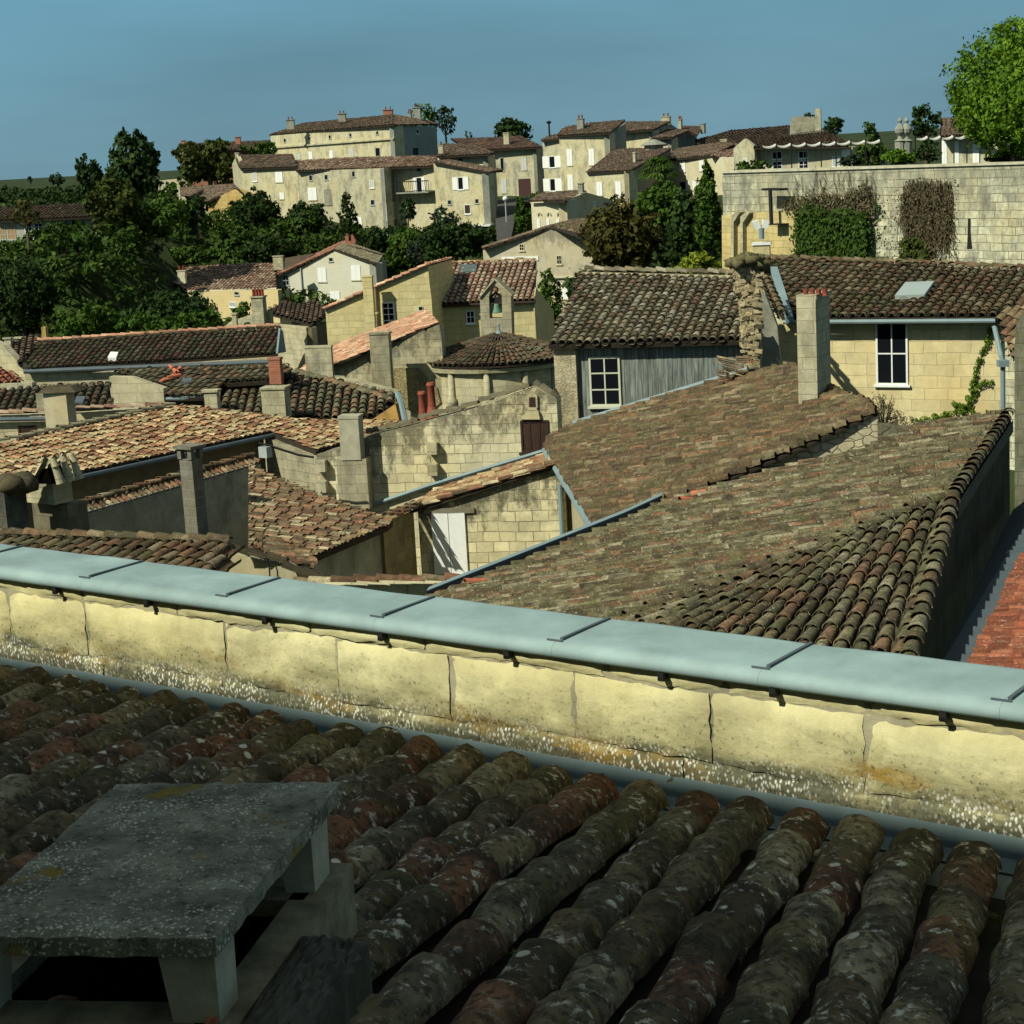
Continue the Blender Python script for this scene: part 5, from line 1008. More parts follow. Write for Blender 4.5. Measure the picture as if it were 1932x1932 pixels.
tp_=(pB[0],pB[1]+pB[0]*.9); tbar=thing('metal_bracket','dark T-shaped metal post fixed on the left part of the rampart','bracket',PP(*Q('D',262,1480)[0],tp_))
a,b=PP(*Q('D',257,1252)[0],tp_),PP(*Q('D',266,1480)[0],tp_); MB().tube([a,b],.09,6).build('post',black,tbar); MB().prism([PP(*q,tp_) for q in Q('D',200,1243,320,1245,320,1258,200,1257)],-pB[0]*.5).build('arm',black,tbar)
MB().prism([PP(*q,tp_) for q in Q('D',245,1478,320,1478,320,1485,245,1485)],-pB[0]*.8).build('foot',black,tbar)
# chimney with white cowl in front of the rampart
cwl=House('cowl_chimney','small chimney with a white metal twin cowl standing before the rampart',P(1437,485,60)-Z_*2,'chimney')
cwl.chim(1421,1452,1454,458,500,60,stone('yellow_cowl_stone',(.5,.44,.25),.2,mort=0),L=-78,R=12,cap=.04,capmat=white)
q=P(1437,451,60.2); MB().tube([q,q+Z_*.35],.09,10).build('flue_pipe',zinc,cwl.e); 
for s_ in(-1,1): MB().prism([q+Z_*.3+V(s_*.02,0,0),q+Z_*.62+V(s_*.08,0,0),q+Z_*.55+V(s_*.27,0,0),q+Z_*.33+V(s_*.2,0,0)],V(0,.25,0)).build('cowl_wing',white,cwl.e)
# ------------------------------------------------------------------ hill town
farst=stone('far_stone',(.45,.435,.31),.2,.9,.4,0,.75,stc=(.15,.15,.12)); farst2=stone('far_warm_stone',(.51,.48,.325),.18,.9,.4,0,.6,stc=(.15,.14,.10)); fargrey=stone('far_grey_shade_stone',(.27,.285,.25),.2,.9,.4,0,.5,stc=(.10,.105,.09)); farpale=stone('far_pale_stone',(.55,.52,.38),.1,.9,.4,0,.2)  # the grey one also paints shade onto the houses' turned-away sides
shadepaint=plain('faded_paint',(.45,.47,.46),.7,.1,4)
def FH(name,label,cu,cv,Y,cat='house',group=None): return House(name,label,P(cu,cv,Y),cat,group)
def wp(c,u1,v1,Y1,u2,v2,Y2):
    (a,),(b,)=Q(c,u1,v1),Q(c,u2,v2); return VW(P(*a,Y1),P(*b,Y2))
def wins(H_,c,pl,specs):
    for kind,*r in specs:
        (u0,v0),(u1,v1)=Q(c,*r[:4]); kw=r[4] if len(r)>4 else {}
        H_.win(pl,u0,v0,u1,v1,kind,**kw)
# F1 chateau on the crest
F1=FH('chateau','long two-storey mansion on the crest with a row of small oval openings',660,300,235)
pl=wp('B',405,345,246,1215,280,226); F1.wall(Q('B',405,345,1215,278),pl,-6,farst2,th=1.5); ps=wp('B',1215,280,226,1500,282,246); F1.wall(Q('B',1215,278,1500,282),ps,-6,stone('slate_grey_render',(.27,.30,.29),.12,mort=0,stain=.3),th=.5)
for x0,y0 in ((500,375),(662,362),(797,352),(933,340),(1110,325)):
    (u,v),=Q('B',x0,y0); F1.win(pl,u-2.2,v-3.6,u+2.2,v+3.6,'dark')
wins(F1,'B',pl,[('dark',578,455,602,500,dict(mat=shadepaint)),('shut',658,448,682,498),('shut',795,440,818,495),('shut',928,430,956,485,dict(sh=shadepaint)),('dark',1098,422,1128,480)]); wins(F1,'B',ps,[('grey',1365,300,1383,332,dict(mat=glass)),('dark',1343,420,1380,475)])
F1.poly(Q('B',405,428,1215,368,1215,360,405,418),(pl[0],pl[1]+pl[0]*.25),farst,th=.3,name='string_course')
a,b,c_=P(*Q('B',395,340)[0],247),P(*Q('B',1220,272)[0],225),P(*Q('B',1508,268)[0],247)
r1=P3(a,b,P(*Q('B',620,262)[0],247)+V(0,3,0)); F1.roof(Q('B',395,342,1222,272,1226,208,1000,228,620,264),r1,T_far,.4,.6,3,lip=False)
r1b=P3(b,c_,P(*Q('B',1228,207)[0],236)); F1.roof(Q('B',1220,274,1510,268,1440,247,1226,208),r1b,T_far,.4,.6,3,lip=False)
for k,(xl,xr,y0,y1,m_) in enumerate(((510,566,236,300,'farst'),(850,905,196,250,'farst'),(1148,1214,170,215,'b'),(1310,1338,186,240,'f'),(1345,1400,155,245,'f'))):
    (u0,v0),(u1,v1)=Q('B',xl,y0,xr,y1); F1.chim(u0,u1-2,u1,v0,v1,238 if k<3 else 242,stone('red_brick',(.33,.13,.085)) if m_=='b' else fargrey,L=-78,R=12,cap=.1,pots=2,)
# F2 roof behind the trees
F2=FH('brick_ended_house','low house behind the clipped trees with two red brick chimneys on its roof line',420,290,255)
pl=wp('A',1195,405,258,1790,400,252); F2.wall(Q('A',1195,420,1800,440),pl,-6,stone('brick_wall',(.25,.12,.08),.2,mort=0)); rp=P3(P(*Q('A',1195,425)[0],255),P(*Q('A',1800,440)[0],250),P(*Q('A',1500,390)[0],262)); F2.roof(Q('A',1195,425,1800,440,1800,378,1195,400),rp,T_far,.4,.6,3,lip=False)
for xl,xr,y0,y1 in ((1197,1225,373,430),(1552,1590,350,398)):
    (u0,v0),(u1,v1)=Q('A',xl,y0,xr,y1); F2.chim(u0,u1-1.5,u1,v0,v1,254,stone('red_brick',(.33,.13,.085)),L=-78,R=12,cap=.1)
# F3
F3=FH('two_storey_house','plain pale house with steep little gable and white shutters, left of the long crest terrace',498,340,190)
pl=wp('B',212,562,189,580,552,184); F3.wall(Q('B',210,563,582,552),pl,-8,farst2,th=1); pg=wp('B',155,500,200,212,562,189); F3.wall(Q('B',152,530,182,468,212,562),pg,-8,farst)
rp=P3(P(*Q('B',210,562)[0],188.6),P(*Q('B',582,552)[0],183.6),P(*Q('B',180,472)[0],195)); F3.roof(Q('B',205,564,584,552,550,468,172,474),rp,T_far,.3,.5,4)
wins(F3,'B',pl,[('grey',288,588,316,646,dict(mat=shadepaint)),('shut',438,583,486,650),('shut',466,718,496,762)]); (u0,v0),(u1,v1)=Q('B',170,455,196,490); F3.chim(u0,u1-1,u1,v0,v1,193,farst,L=-78,R=12)
# F4 long row
F4=FH('long_terrace_house','long grey stone terrace house with mottled pink-brown roof and a first-floor balcony',640,350,182)
pl=wp('B',585,575,184,1150,558,178); F4.wall(Q('B',578,578,1152,558),pl,-10,farst,th=1)
plr=wp('B',1225,556,180,1490,548,177); F4.wall(Q('B',1215,557,1500,547),plr,-10,farst2,th=1); pls=wp('B',1150,560,178,1222,557,181); F4.wall(Q('B',1150,560,1222,557),pls,-10,fargrey)
rp=P3(P(*Q('B',574,576)[0],183.5),P(*Q('B',1500,545)[0],176.5),P(*Q('B',900,497)[0],186)); F4.roof(Q('B',574,577,1150,558,1500,546,1502,480,980,488,570,512),rp,T_pink,.34,.5,4); F4.r['label']='mottled pink and brown tile roof'
wins(F4,'B',pl,[('dark',660,602,682,640),('dark',762,600,783,636),('dark',943,577,962,616),('grey',1060,637,1090,690,dict(mat=shadepaint)),('dark',1066,765,1092,802),('shut',653,686,711,768),('grey',762,697,806,800,dict(mat=fargrey,fm=fargrey)),('shut',962,880,1010,960)])
wins(F4,'B',plr,[('dark',1370,551,1400,580),('open',1369,618,1406,716),('grey',1228,620,1252,706,dict(mat=greyp))]); wins(F4,'B',pls,[('grey',1168,785,1225,895,dict(mat=shadepaint))])
bal=MB(); n_=plr[0]; ba_,bb_=PP(*Q('B',1282,716)[0],plr),PP(*Q('B',1494,708)[0],plr); bal.prism([ba_,bb_,bb_+n_*1.1,ba_+n_*1.1],Z_*-.12); fb=bal.build('balcony',fargrey,F4.e)
mb=MB(); mb.tube([ba_+n_,ba_+n_+Z_*1.0],.05,4); mb.tube([ba_+n_+Z_*1.0,bb_+n_+Z_*1.0],.05,4)
for k in range(19): q=ba_+(bb_-ba_)*k/18+n_; mb.tube([q,q+Z_*1.0],.02,4)
mb.build('railing',black,fb)
# F5 gable house
F5=FH('sloping_gable_house','stone house with sloping roof line and one dark window between open white shutters',870,360,172)
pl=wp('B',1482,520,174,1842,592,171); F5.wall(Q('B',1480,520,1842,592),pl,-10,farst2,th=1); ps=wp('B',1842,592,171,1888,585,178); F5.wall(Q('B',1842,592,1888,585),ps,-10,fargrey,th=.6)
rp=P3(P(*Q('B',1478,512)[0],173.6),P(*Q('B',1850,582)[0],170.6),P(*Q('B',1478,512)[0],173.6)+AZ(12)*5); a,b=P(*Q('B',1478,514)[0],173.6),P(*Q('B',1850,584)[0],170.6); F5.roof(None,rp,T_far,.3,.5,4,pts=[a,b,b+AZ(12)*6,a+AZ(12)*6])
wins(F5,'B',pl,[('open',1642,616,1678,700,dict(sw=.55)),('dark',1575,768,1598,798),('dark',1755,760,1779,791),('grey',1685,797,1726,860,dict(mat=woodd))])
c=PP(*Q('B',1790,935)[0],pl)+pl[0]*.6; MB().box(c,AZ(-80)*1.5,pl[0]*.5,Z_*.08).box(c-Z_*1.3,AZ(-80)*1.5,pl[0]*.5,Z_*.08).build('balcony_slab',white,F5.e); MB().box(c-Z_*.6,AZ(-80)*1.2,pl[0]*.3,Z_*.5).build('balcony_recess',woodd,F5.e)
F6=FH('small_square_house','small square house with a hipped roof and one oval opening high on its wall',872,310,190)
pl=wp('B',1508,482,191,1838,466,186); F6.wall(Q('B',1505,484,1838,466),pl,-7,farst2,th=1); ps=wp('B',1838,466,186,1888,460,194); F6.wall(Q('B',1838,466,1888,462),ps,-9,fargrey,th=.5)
(u,v),=Q('B',1660,503); F6.win(pl,u-4.5,v-3.5,u+4.5,v+3.5,'dark')
rp=P3(P(*Q('B',1505,482)[0],190),P(*Q('B',1880,458)[0],185),P(*Q('B',1640,398)[0],196)); F6.roof(Q('B',1500,484,1842,468,1885,457,1730,399,1530,402),rp,T_far,.3,.5,4); (u0,v0),(u1,v1)=Q('B',1512,405,1549,460); F6.chim(u0,u1-2,u1,v0,v1,189,farst2,L=-78,R=12,pots=1)
# F7
F7=FH('garage_door_house','shaded stone house with a large dark red door beside the climbing lane',970,330,205)
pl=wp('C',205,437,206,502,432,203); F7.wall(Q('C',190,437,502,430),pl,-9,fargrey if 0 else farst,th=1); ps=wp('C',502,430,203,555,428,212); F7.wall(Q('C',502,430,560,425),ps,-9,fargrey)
rp=P3(P(*Q('C',190,440)[0],205),P(*Q('C',545,420)[0],202),P(*Q('C',250,358)[0],212)); F7.roof(Q('C',-10,400,190,440,215,437,548,421,400,348,250,358,-60,366),rp,tilemat('rosy_far_tiles',[(.16,.10,.08),(.22,.14,.11),(.19,.12,.09)],.2,.4,ls=2),.35,.5,4)
wins(F7,'C',pl,[('dark',266,488,290,577,dict()),('shut',405,487,441,570,dict(sh=shadepaint)),('shut',272,628,308,722,dict(sh=shadepaint)),('grey',387,628,467,752,dict(mat=plain('dark_red_wood',(.05,.02,.02)),fm=woodd))]); (u0,v0),(u1,v1)=Q('C',286,322,331,400); F7.chim(u0,u1-3,u1,v0,v1,206,farst2,L=-78,R=12)
# F8
F8=FH('tall_shuttered_house','tall stone house left of the terrace gardens, three storeys with closed white shutters',1100,290,188)
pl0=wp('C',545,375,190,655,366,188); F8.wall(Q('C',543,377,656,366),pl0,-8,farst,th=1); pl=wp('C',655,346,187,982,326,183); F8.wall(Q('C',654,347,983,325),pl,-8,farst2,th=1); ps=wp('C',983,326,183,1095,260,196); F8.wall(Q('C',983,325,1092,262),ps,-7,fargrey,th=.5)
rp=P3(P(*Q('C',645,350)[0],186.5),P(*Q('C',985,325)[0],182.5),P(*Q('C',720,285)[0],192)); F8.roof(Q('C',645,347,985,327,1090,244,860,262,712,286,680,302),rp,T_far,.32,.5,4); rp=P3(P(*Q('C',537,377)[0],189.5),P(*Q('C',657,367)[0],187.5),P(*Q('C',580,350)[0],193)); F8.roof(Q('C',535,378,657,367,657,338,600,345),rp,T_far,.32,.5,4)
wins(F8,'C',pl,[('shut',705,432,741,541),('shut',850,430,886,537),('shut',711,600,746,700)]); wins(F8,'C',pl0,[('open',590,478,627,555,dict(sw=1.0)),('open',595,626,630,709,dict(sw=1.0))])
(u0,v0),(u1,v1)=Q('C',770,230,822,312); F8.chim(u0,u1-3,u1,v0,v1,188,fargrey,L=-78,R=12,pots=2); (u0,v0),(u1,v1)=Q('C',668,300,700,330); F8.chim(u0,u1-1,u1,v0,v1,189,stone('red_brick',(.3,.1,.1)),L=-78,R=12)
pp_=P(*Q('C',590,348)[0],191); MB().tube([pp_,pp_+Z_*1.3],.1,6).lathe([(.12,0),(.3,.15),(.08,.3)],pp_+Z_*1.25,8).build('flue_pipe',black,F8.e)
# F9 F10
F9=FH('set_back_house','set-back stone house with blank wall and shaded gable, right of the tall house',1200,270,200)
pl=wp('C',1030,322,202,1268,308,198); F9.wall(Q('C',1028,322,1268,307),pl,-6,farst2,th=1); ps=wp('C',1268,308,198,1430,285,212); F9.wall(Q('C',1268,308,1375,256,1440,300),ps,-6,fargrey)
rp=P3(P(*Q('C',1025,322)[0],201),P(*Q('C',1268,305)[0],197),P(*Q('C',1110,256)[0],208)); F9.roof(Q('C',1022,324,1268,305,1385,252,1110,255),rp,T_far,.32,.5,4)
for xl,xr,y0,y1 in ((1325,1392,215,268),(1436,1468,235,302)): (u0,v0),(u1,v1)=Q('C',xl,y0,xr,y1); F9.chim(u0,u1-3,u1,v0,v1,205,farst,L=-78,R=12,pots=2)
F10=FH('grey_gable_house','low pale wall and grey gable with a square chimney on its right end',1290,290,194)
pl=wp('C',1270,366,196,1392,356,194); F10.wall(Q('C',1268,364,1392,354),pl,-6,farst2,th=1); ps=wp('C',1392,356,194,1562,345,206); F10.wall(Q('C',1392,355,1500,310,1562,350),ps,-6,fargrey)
rp=P3(P(*Q('C',1265,366)[0],195),P(*Q('C',1395,356)[0],193),P(*Q('C',1380,306)[0],203)); F10.roof(Q('C',1262,366,1395,356,1510,308,1380,303),rp,T_far,.32,.5,4); rp=P3(P(*Q('C',1500,310)[0],204),P(*Q('C',1600,300)[0],204),P(*Q('C',1540,280)[0],212)); F10.roof(Q('C',1470,306,1560,345,1600,285,1480,285),rp,T_far,.32,.5,4)
(u0,v0),(u1,v1)=Q('C',1586,262,1621,330); F10.chim(u0,u1-3,u1,v0,v1,203,fargrey,L=-78,R=12)
# F11 F12
F11=FH('lower_shuttered_house','lower cream house with brown roof, two tall white shutters and a palm to its right',1160,340,165)
pl=wp('C',845,590,167,1110,578,163); F11.wall(Q('C',842,592,1111,577),pl,-10,farst2,th=1); ps=wp('C',1111,578,163,1392,440,182); F11.wall(Q('C',1111,577,1390,432),ps,-10,stone('far_brown_render',(.28,.26,.18),.2,mort=0,stain=.4),th=.4)
rp=P3(P(*Q('C',838,592)[0],166.5),P(*Q('C',1113,578)[0],162.5),P(*Q('C',1032,436)[0],184)); F11.roof(Q('C',836,590,1113,576,1392,430,1032,434),rp,T_far,.3,.5,4)
wins(F11,'C',pl,[('shut',903,650,940,738),('shut',1027,645,1063,756)]); (u0,v0),(u1,v1)=Q('C',1140,452,1166,548); F11.chim(u0,u1-3,u1,v0,v1,168,farpale,L=-78,R=12); c=P(*Q('C',1278,432)[0],178); MB().lathe([(.9,-.6),(.9,.35),(1.3,.4),(.2,.9)],c,14).build('dome_lantern',fargrey,F11.e)
F12=FH('long_pale_house','long pale sunlit house half hidden by trees, row of white shutters under the eave',1300,320,175)
pl=wp('C',1345,506,178,1655,478,172); F12.wall(Q('C',1343,507,1655,476,1830,500),pl,-8,farpale,th=1)
rp=P3(P(*Q('C',1335,508)[0],177.4),P(*Q('C',1655,476)[0],171.4),P(*Q('C',1440,436)[0],188)); F12.roof(Q('C',1335,508,1655,474,1812,398,1740,388,1430,434),rp,T_far,.32,.5,4); rp=P3(P(*Q('C',1650,476)[0],171.4),P(*Q('C',1835,492)[0],171),P(*Q('C',1812,398)[0],185)); F12.roof(Q('C',1648,478,1835,494,1860,420,1812,398),rp,T_pink if 0 else tilemat('rosy_far_tiles',[]),.32,.5,4)
wins(F12,'C',pl,[('shut',1370,522,1397,582),('shut',1447,512,1488,582),('shut',1580,507,1608,576),('dark',1451,646,1491,700),('shut',1493,645,1516,706),('shut',1536,642,1564,702)])
# F13 church roof, ruined tower, F15 pavilion
F13=FH('church_roof_building','very long plain brown roof stretching behind the scalloped awnings, under the ruined tower',1480,262,195,'building')
rp=P3(P(*Q('C',1560,470)[0],188),P(*Q('D',640,930)[0],185),P(*Q('C',1800,310)[0],206)); F13.roof(Q('C',1560,375,1560,470,1900,470)+Q('D',640,935,600,870,395,832,0,865)+Q('C',1760,322),rp,T_far,.4,.6,3,lip=False)
F13.wall(Q('C',1560,474,2000,450)+Q('D',640,935),VD(P(*Q('D',300,940)[0],187),-84),-6,farst)
(u0,v0),(u1,v1)=Q('C',1715,365,1765,400); F13.chim(u0,u1-2,u1,v0,v1,192,farst2,L=-78,R=12)
RT=thing('ruined_tower','jagged ruined stone tower stump with a tall thin pillar on its right','tower',P(1510,250,180)-Z_*3)
pr=VD(P(1510,240,180),-78); MB().prism([PP(u,v,pr) for u,v in Q('D',385,900,392,800,405,775,430,772,452,766,480,770,500,768,520,775,545,770,556,790,556,920)],-pr[0]*4).build('masonry',stone('ruined_tower_stone',(.33,.32,.25),.3,.8,.4,.4,.7),RT); MB().prism([PP(u,v,(pr[0],pr[1]+pr[0]*.3)) for u,v in Q('D',553,900,553,722,560,716,586,716,590,724,594,900)],-pr[0]*1.6).build('pillar',fargrey if 0 else farst,RT)
F15=FH('pavilion_house','low classical stone house with paired square windows behind scalloped awnings',1500,300,150)
pl=wp('D',150,985,151,800,968,146); F15.wall(Q('D',150,985,600,962,800,970),pl,-5,stone('pavilion_stone',(.42,.40,.29),.1,.9,.4,0,.25),th=1); pg=wp('D',18,975,151.5,152,985,150); F15.wall(Q('D',15,985,25,970,88,915,152,965),pg,-5,farst)
rp=P3(P(*Q('D',95,965)[0],151),P(*Q('D',790,962)[0],146),P(*Q('D',300,898)[0],158)); F15.roof(Q('D',150,975,780,968,740,925,620,862,590,870,300,900,95,903),rp,T_far,.28,.45,4,ridges=[])
wins(F15,'D',pl,[('dark',272,999,337,1050,dict(fm=white,n=(2,1))),('dark',275,1064,337,1116,dict(fm=white,n=(2,2))),('dark',446,996,509,1045,dict(fm=white,n=(2,1))),('dark',447,1060,511,1114,dict(fm=white,n=(2,2))),('grey',667,1030,716,1102,dict(mat=greyp)),('grey',730,985,785,1030,dict(mat=white))]); wins(F15,'D',pg,[('grey',80,1045,108,1095,dict(mat=shadepaint))])
def awn(name,label,c,pts,Y,n,d=1.4,grp='scalloped awnings above the rampart'):
    e=thing(name,label,'awning',P(*Q(c,pts[0],pts[1])[0],Y)-Z_*2,grp); mb=MB(); 
    A_,B_=P(*Q(c,pts[0],pts[1])[0],Y),P(*Q(c,pts[2],pts[3])[0],Y); m=n*8; vs=[]
    for i in range(m+1):
        s=i/m; q=A_+(B_-A_)*s; dz=-.13*abs(math.sin(math.pi*s*n))**.8
        vs+=[q+Z_*dz,q+Z_*(dz-.06),q+Z_*dz+V(0,.45,.05)]
    mb.add(vs,[[3*i,3*i+3,3*i+4,3*i+1] for i in range(m)]+[[3*i+2,3*i+5,3*i+3,3*i] for i in range(m)]); mb.build('canvas',plain('grey_canvas',(.5,.5,.46),.9),e)
    for k in range(n+1): q=A_+(B_-A_)*k/n; MB().tube([q-Z_*2.6,q+Z_*.1],.035,5).build('pole',black,e)
awn('sail_awning','long white scalloped awning strung before the pavilion house','D',(200,958,985,925),100,8)
awn('sail_awning','short white scalloped awning strung before the white-shuttered house','D',(1215,905,1640,893),100,5)
F16=FH('white_panel_house','house with tall white panels behind the dark trees at upper right',1870,290,125)
pl=wp('D',1385,915,126,1660,900,123); F16.wall(Q('D',1385,915,1760,893),pl,-4,farst,th=1); rp=P3(P(*Q('D',1385,900)[0],125),P(*Q('D',1660,885)[0],122),P(*Q('D',1450,785)[0],134)); F16.roof(Q('D',1385,905,1680,892,1600,800,1530,775,1398,790),rp,T_far,.3,.5,4)
wins(F16,'D',pl,[('shut',1393,930,1426,1085),('shut',1474,930,1506,1085),('shut',1596,925,1642,1080)])
sg=thing('stone_urns','pair of small carved stone finials on the skyline left of the dark feathery tree','finial',P(*Q('D',1140,960)[0],105))
for x in (1115,1158):
    c=P(*Q('D',x,935)[0],105); MB().lathe([(.3,-2),(.3,0),(.36,.05),(.15,.15),(.12,.3),(.28,.5),(.3,.7),(.16,.9),(.09,1.0),(.15,1.15),(.03,1.35)],c,10).build('finial',fargrey,sg)
# ------------------------------------------------------------------ middle distance: below the crest
H1=FH('arcaded_house','cream house with a blind arcade of three arches on its front',1040,400,135)
pl=wp('C',470,780,137,700,768,134); H1.wall(Q('C',468,782,702,768),pl,-12,farpale,th=1); ps=wp('C',702,770,134,1000,765,146); H1.wall(Q('C',702,768,835,718,1005,766,1040,800),ps,-12,stone('cream_stone',(.50,.45,.31),.1,mort=0,stain=.35),th=.6)
rp=P3(P(*Q('C',462,782)[0],136.5),P(*Q('C',702,770)[0],133.5),P(*Q('C',560,728)[0],146)); H1.roof(Q('C',455,778,690,776,835,716,760,712,545,730),rp,T_far,.3,.45,4); wins(H1,'C',ps,[('grey',876,776,898,824,dict(mat=shadepaint))])
for k,(x0,x1) in enumerate(((498,540),(560,603),(625,667))):
    H1.poly(Q('C',x0+8,870,x0+12,855,(x0+x1)/2,845,x1-10,855,x1-6,868,x1-10,868,(x0+x1)/2,852,x0+14,870),(pl[0],pl[1]+pl[0]*.12),farst,th=.1,name='arch'); (u0,v0),(u1,v1)=Q('C',x0+14,892,x1-10,985); H1.win(pl,u0,v0,u1,v1,'shut')
H1.poly(Q('C',465,790,705,778,705,770,463,783),(pl[0],pl[1]+pl[0]*.3),farpale,th=.3,name='cornice'); (u0,v0),(u1,v1)=Q('C',778,655,818,720); H1.chim(u0,u1-3,u1,v0,v1,138,fargrey,L=-78,R=12)
H2=FH('wide_gable_house','wide beige gabled house stained dark beneath its shallow roof, right of the pink roof',1010,500,112)
pl=wp('C',150,1090,114,850,1060,110); g2=stone('gable_render',(.45,.41,.30),.1,mort=0,stain=.25,top=topl(pl,Q('C',490,985)[0],Q('C',840,1010)[0]),topw=.9,tops=.55); H2.wall(Q('C',150,1092,478,995,605,945,760,985,880,1020),pl,BOT,g2,th=1)
a,b=P(*Q('C',150,1086)[0],113.6),P(*Q('C',605,941)[0],111.5); rp=P3(a,b,a+AZ(14)); H2.roof(None,rp,T_far,.28,.45,4,pts=[a-AZ(14)*.2,b-AZ(14)*.2,b+AZ(14)*7,a+AZ(14)*7])
c=P(*Q('C',905,1018)[0],110); rp=P3(b,c,b+AZ(14)); H2.roof(None,rp,T_brown,.28,.45,4,pts=[b-AZ(14)*.25,c-AZ(14)*.25,c+AZ(14)*8,b+AZ(14)*8])
H2.poly(Q('C',600,940,765,938,885,1010,800,1015),P3(P(*Q('C',605,941)[0],111.4),P(*Q('C',885,1010)[0],110),P(*Q('C',765,938)[0],114)),roofbase,th=.1,name='roof_edge')
H2.wall([V(*P(*Q('C',880,1030)[0],110)),V(*P(*Q('C',880,1030)[0],110))+AZ(14)*6],VD(P(*Q('C',880,1030)[0],110),14),BOT,fargrey,raw=True)
wins(H2,'C',pl,[('dark',392,1058,424,1102,dict(fm=farpale,n=(2,2))),('dark',638,1133,671,1192,dict(fm=farpale,n=(2,2))),('open',362,1141,432,1168,dict(sw=.9)),('dark',715,1317,775,1400,dict())]); (u0,v0),(u1,v1)=Q('C',672,1316,714,1420); H2.win(pl,u0,v0,u1,v1,'shut'); H2.poly(Q('C',590,1285,860,1278,860,1270,590,1277),(pl[0],pl[1]+pl[0]*.15),farpale,th=.15,name='string_course')
G1=FH('white_gable_house','broad whitewashed gable house with brick-red roof edges and white shutters',625,510,150)
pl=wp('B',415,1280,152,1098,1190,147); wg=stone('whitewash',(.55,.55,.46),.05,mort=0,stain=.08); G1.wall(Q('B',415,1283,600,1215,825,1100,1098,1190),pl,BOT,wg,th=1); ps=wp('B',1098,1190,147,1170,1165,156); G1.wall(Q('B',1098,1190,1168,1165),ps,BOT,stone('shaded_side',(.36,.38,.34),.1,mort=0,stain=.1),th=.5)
a,b,c=P(*Q('B',408,1282)[0],151.5),P(*Q('B',828,1092)[0],148.8),P(*Q('B',1108,1185)[0],146.5); bk=P(*Q('B',892,1042)[0],162)-b; 
rp=P3(a,b,a+bk); G1.roof(None,rp,tilemat('brick_red_tiles',[(.22,.10,.07),(.28,.13,.09),(.25,.12,.08)],.1,.2),.3,.45,4,pts=[a,b,b+bk,a+bk]); rp=P3(b,c,b+bk); G1.roof(None,rp,tilemat('olive_brown_tiles',[(.20,.17,.11),(.26,.22,.15),(.22,.20,.13)],.2,.3,ls=3),.3,.45,4,pts=[b,c,c+bk*.9,b+bk])
wins(G1,'B',pl,[('dark',790,1147,818,1174),('shut',718,1216,774,1308),('shut',938,1198,1000,1296),('shut',800,1371,864,1440),('dark',489,1267,528,1332,dict(n=(2,2)))])
MB().tube([PP(*Q('B',604,1215)[0],(pl[0],pl[1]+pl[0]*.1)),PP(*Q('B',620,1440)[0],(pl[0],pl[1]+pl[0]*.1))],.07,5).build('downpipe',greyp,G1.e)
(u0,v0),(u1,v1)=Q('B',897,990,976,1060); G1.chim(u0,u1-3,u1,v0,v1,156,stone('red_brick',(.33,.13,.085)),L=-78,R=12)
G2=FH('pinkish_roof_house','cream-yellow house under a wide faded pink roof beside the whitewashed gable',430,530,149)
pl=wp('A',1240,1375,150,1830,1360,139); G2.wall(Q('A',1240,1378,1832,1362),pl,BOT,stone('yellow_plaster',(.56,.47,.26),.08,mort=0,stain=.1),th=1)
rp=RP(P(*Q('A',1240,1368)[0],149.6),V(*P(*Q('A',1825,1352)[0],147.6)[:2],P(*Q('A',1240,1368)[0],149.6)[2]),15); G2.roof(Q('A',1040,1268,1180,1250,1240,1213,1680,1186,1812,1190,1822,1345,1770,1358,1240,1372,1190,1340),rp,T_pink,.3,.45,5); gutter(PP(*Q('A',1240,1372)[0],rp),PP(*Q('A',1825,1354)[0],rp),G2.e,.1,farpale)
for xl,xr,y0,y1,p_ in ((1172,1232,1232,1318,2),(1802,1876,1135,1228,0)): (u0,v0),(u1,v1)=Q('A',xl,y0,xr,y1); G2.chim(u0,u1-3,u1,v0,v1,148,farpale if p_ else lichst,L=-78,R=12,pots=p_)
wins(G2,'A',pl,[('dark',1548,1372,1578,1396),('grey',1515,1440,1560,1475,dict(mat=greyp))]); G2.poly(Q('B',500,1150,700,1118,650,1150,500,1230),P3(P(*Q('B',500,1230)[0],151),P(*Q('B',700,1130)[0],156),P(*Q('B',500,1150)[0],158)),T_far,name='rear_roof')
# school-like building on the lawn, ochre wall
SB=FH('glazed_building','long low grey building with large paned windows on the lawn at far left',60,440,152,'building')
pl=wp('A',-10,910,152,640,880,150); SB.wall(Q('A',-40,912,660,878),pl,-8,stone('pale_grey_render',(.34,.36,.31),.08,mort=0,stain=.2),th=1); rp=RP(P(*Q('A',-10,905)[0],151.6),V(*P(*Q('A',640,878)[0],149.6)[:2],P(*Q('A',-10,905)[0],151.6)[2]),14); SB.roof(Q('A',-40,910,660,880,640,790,400,800,-40,830),rp,T_dark,.35,.5,4)
blind=plain('orange_blind',(.35,.20,.08))
wins(SB,'A',pl,[('grey',0,928,38,1030,dict(mat=blind,fm=greyp,n=(2,3))),('grey',50,926,104,1030,dict(mat=blind,fm=greyp,n=(2,3))),('dark',165,922,215,1025,dict(fm=white,n=(2,4))),('dark',230,920,285,1025,dict(fm=white,n=(2,4))),('grey',335,915,386,1015,dict(mat=blind,fm=black,n=(2,3))),('grey',400,912,446,1010,dict(mat=blind,fm=black,n=(2,3))),('dark',480,905,515,1010,dict(fm=black,n=(2,3)))]); SB.poly(Q('A',20,1040,120,1040,120,1080,20,1080),(pl[0],pl[1]+pl[0]*.15),white,th=.1,name='white_panel')
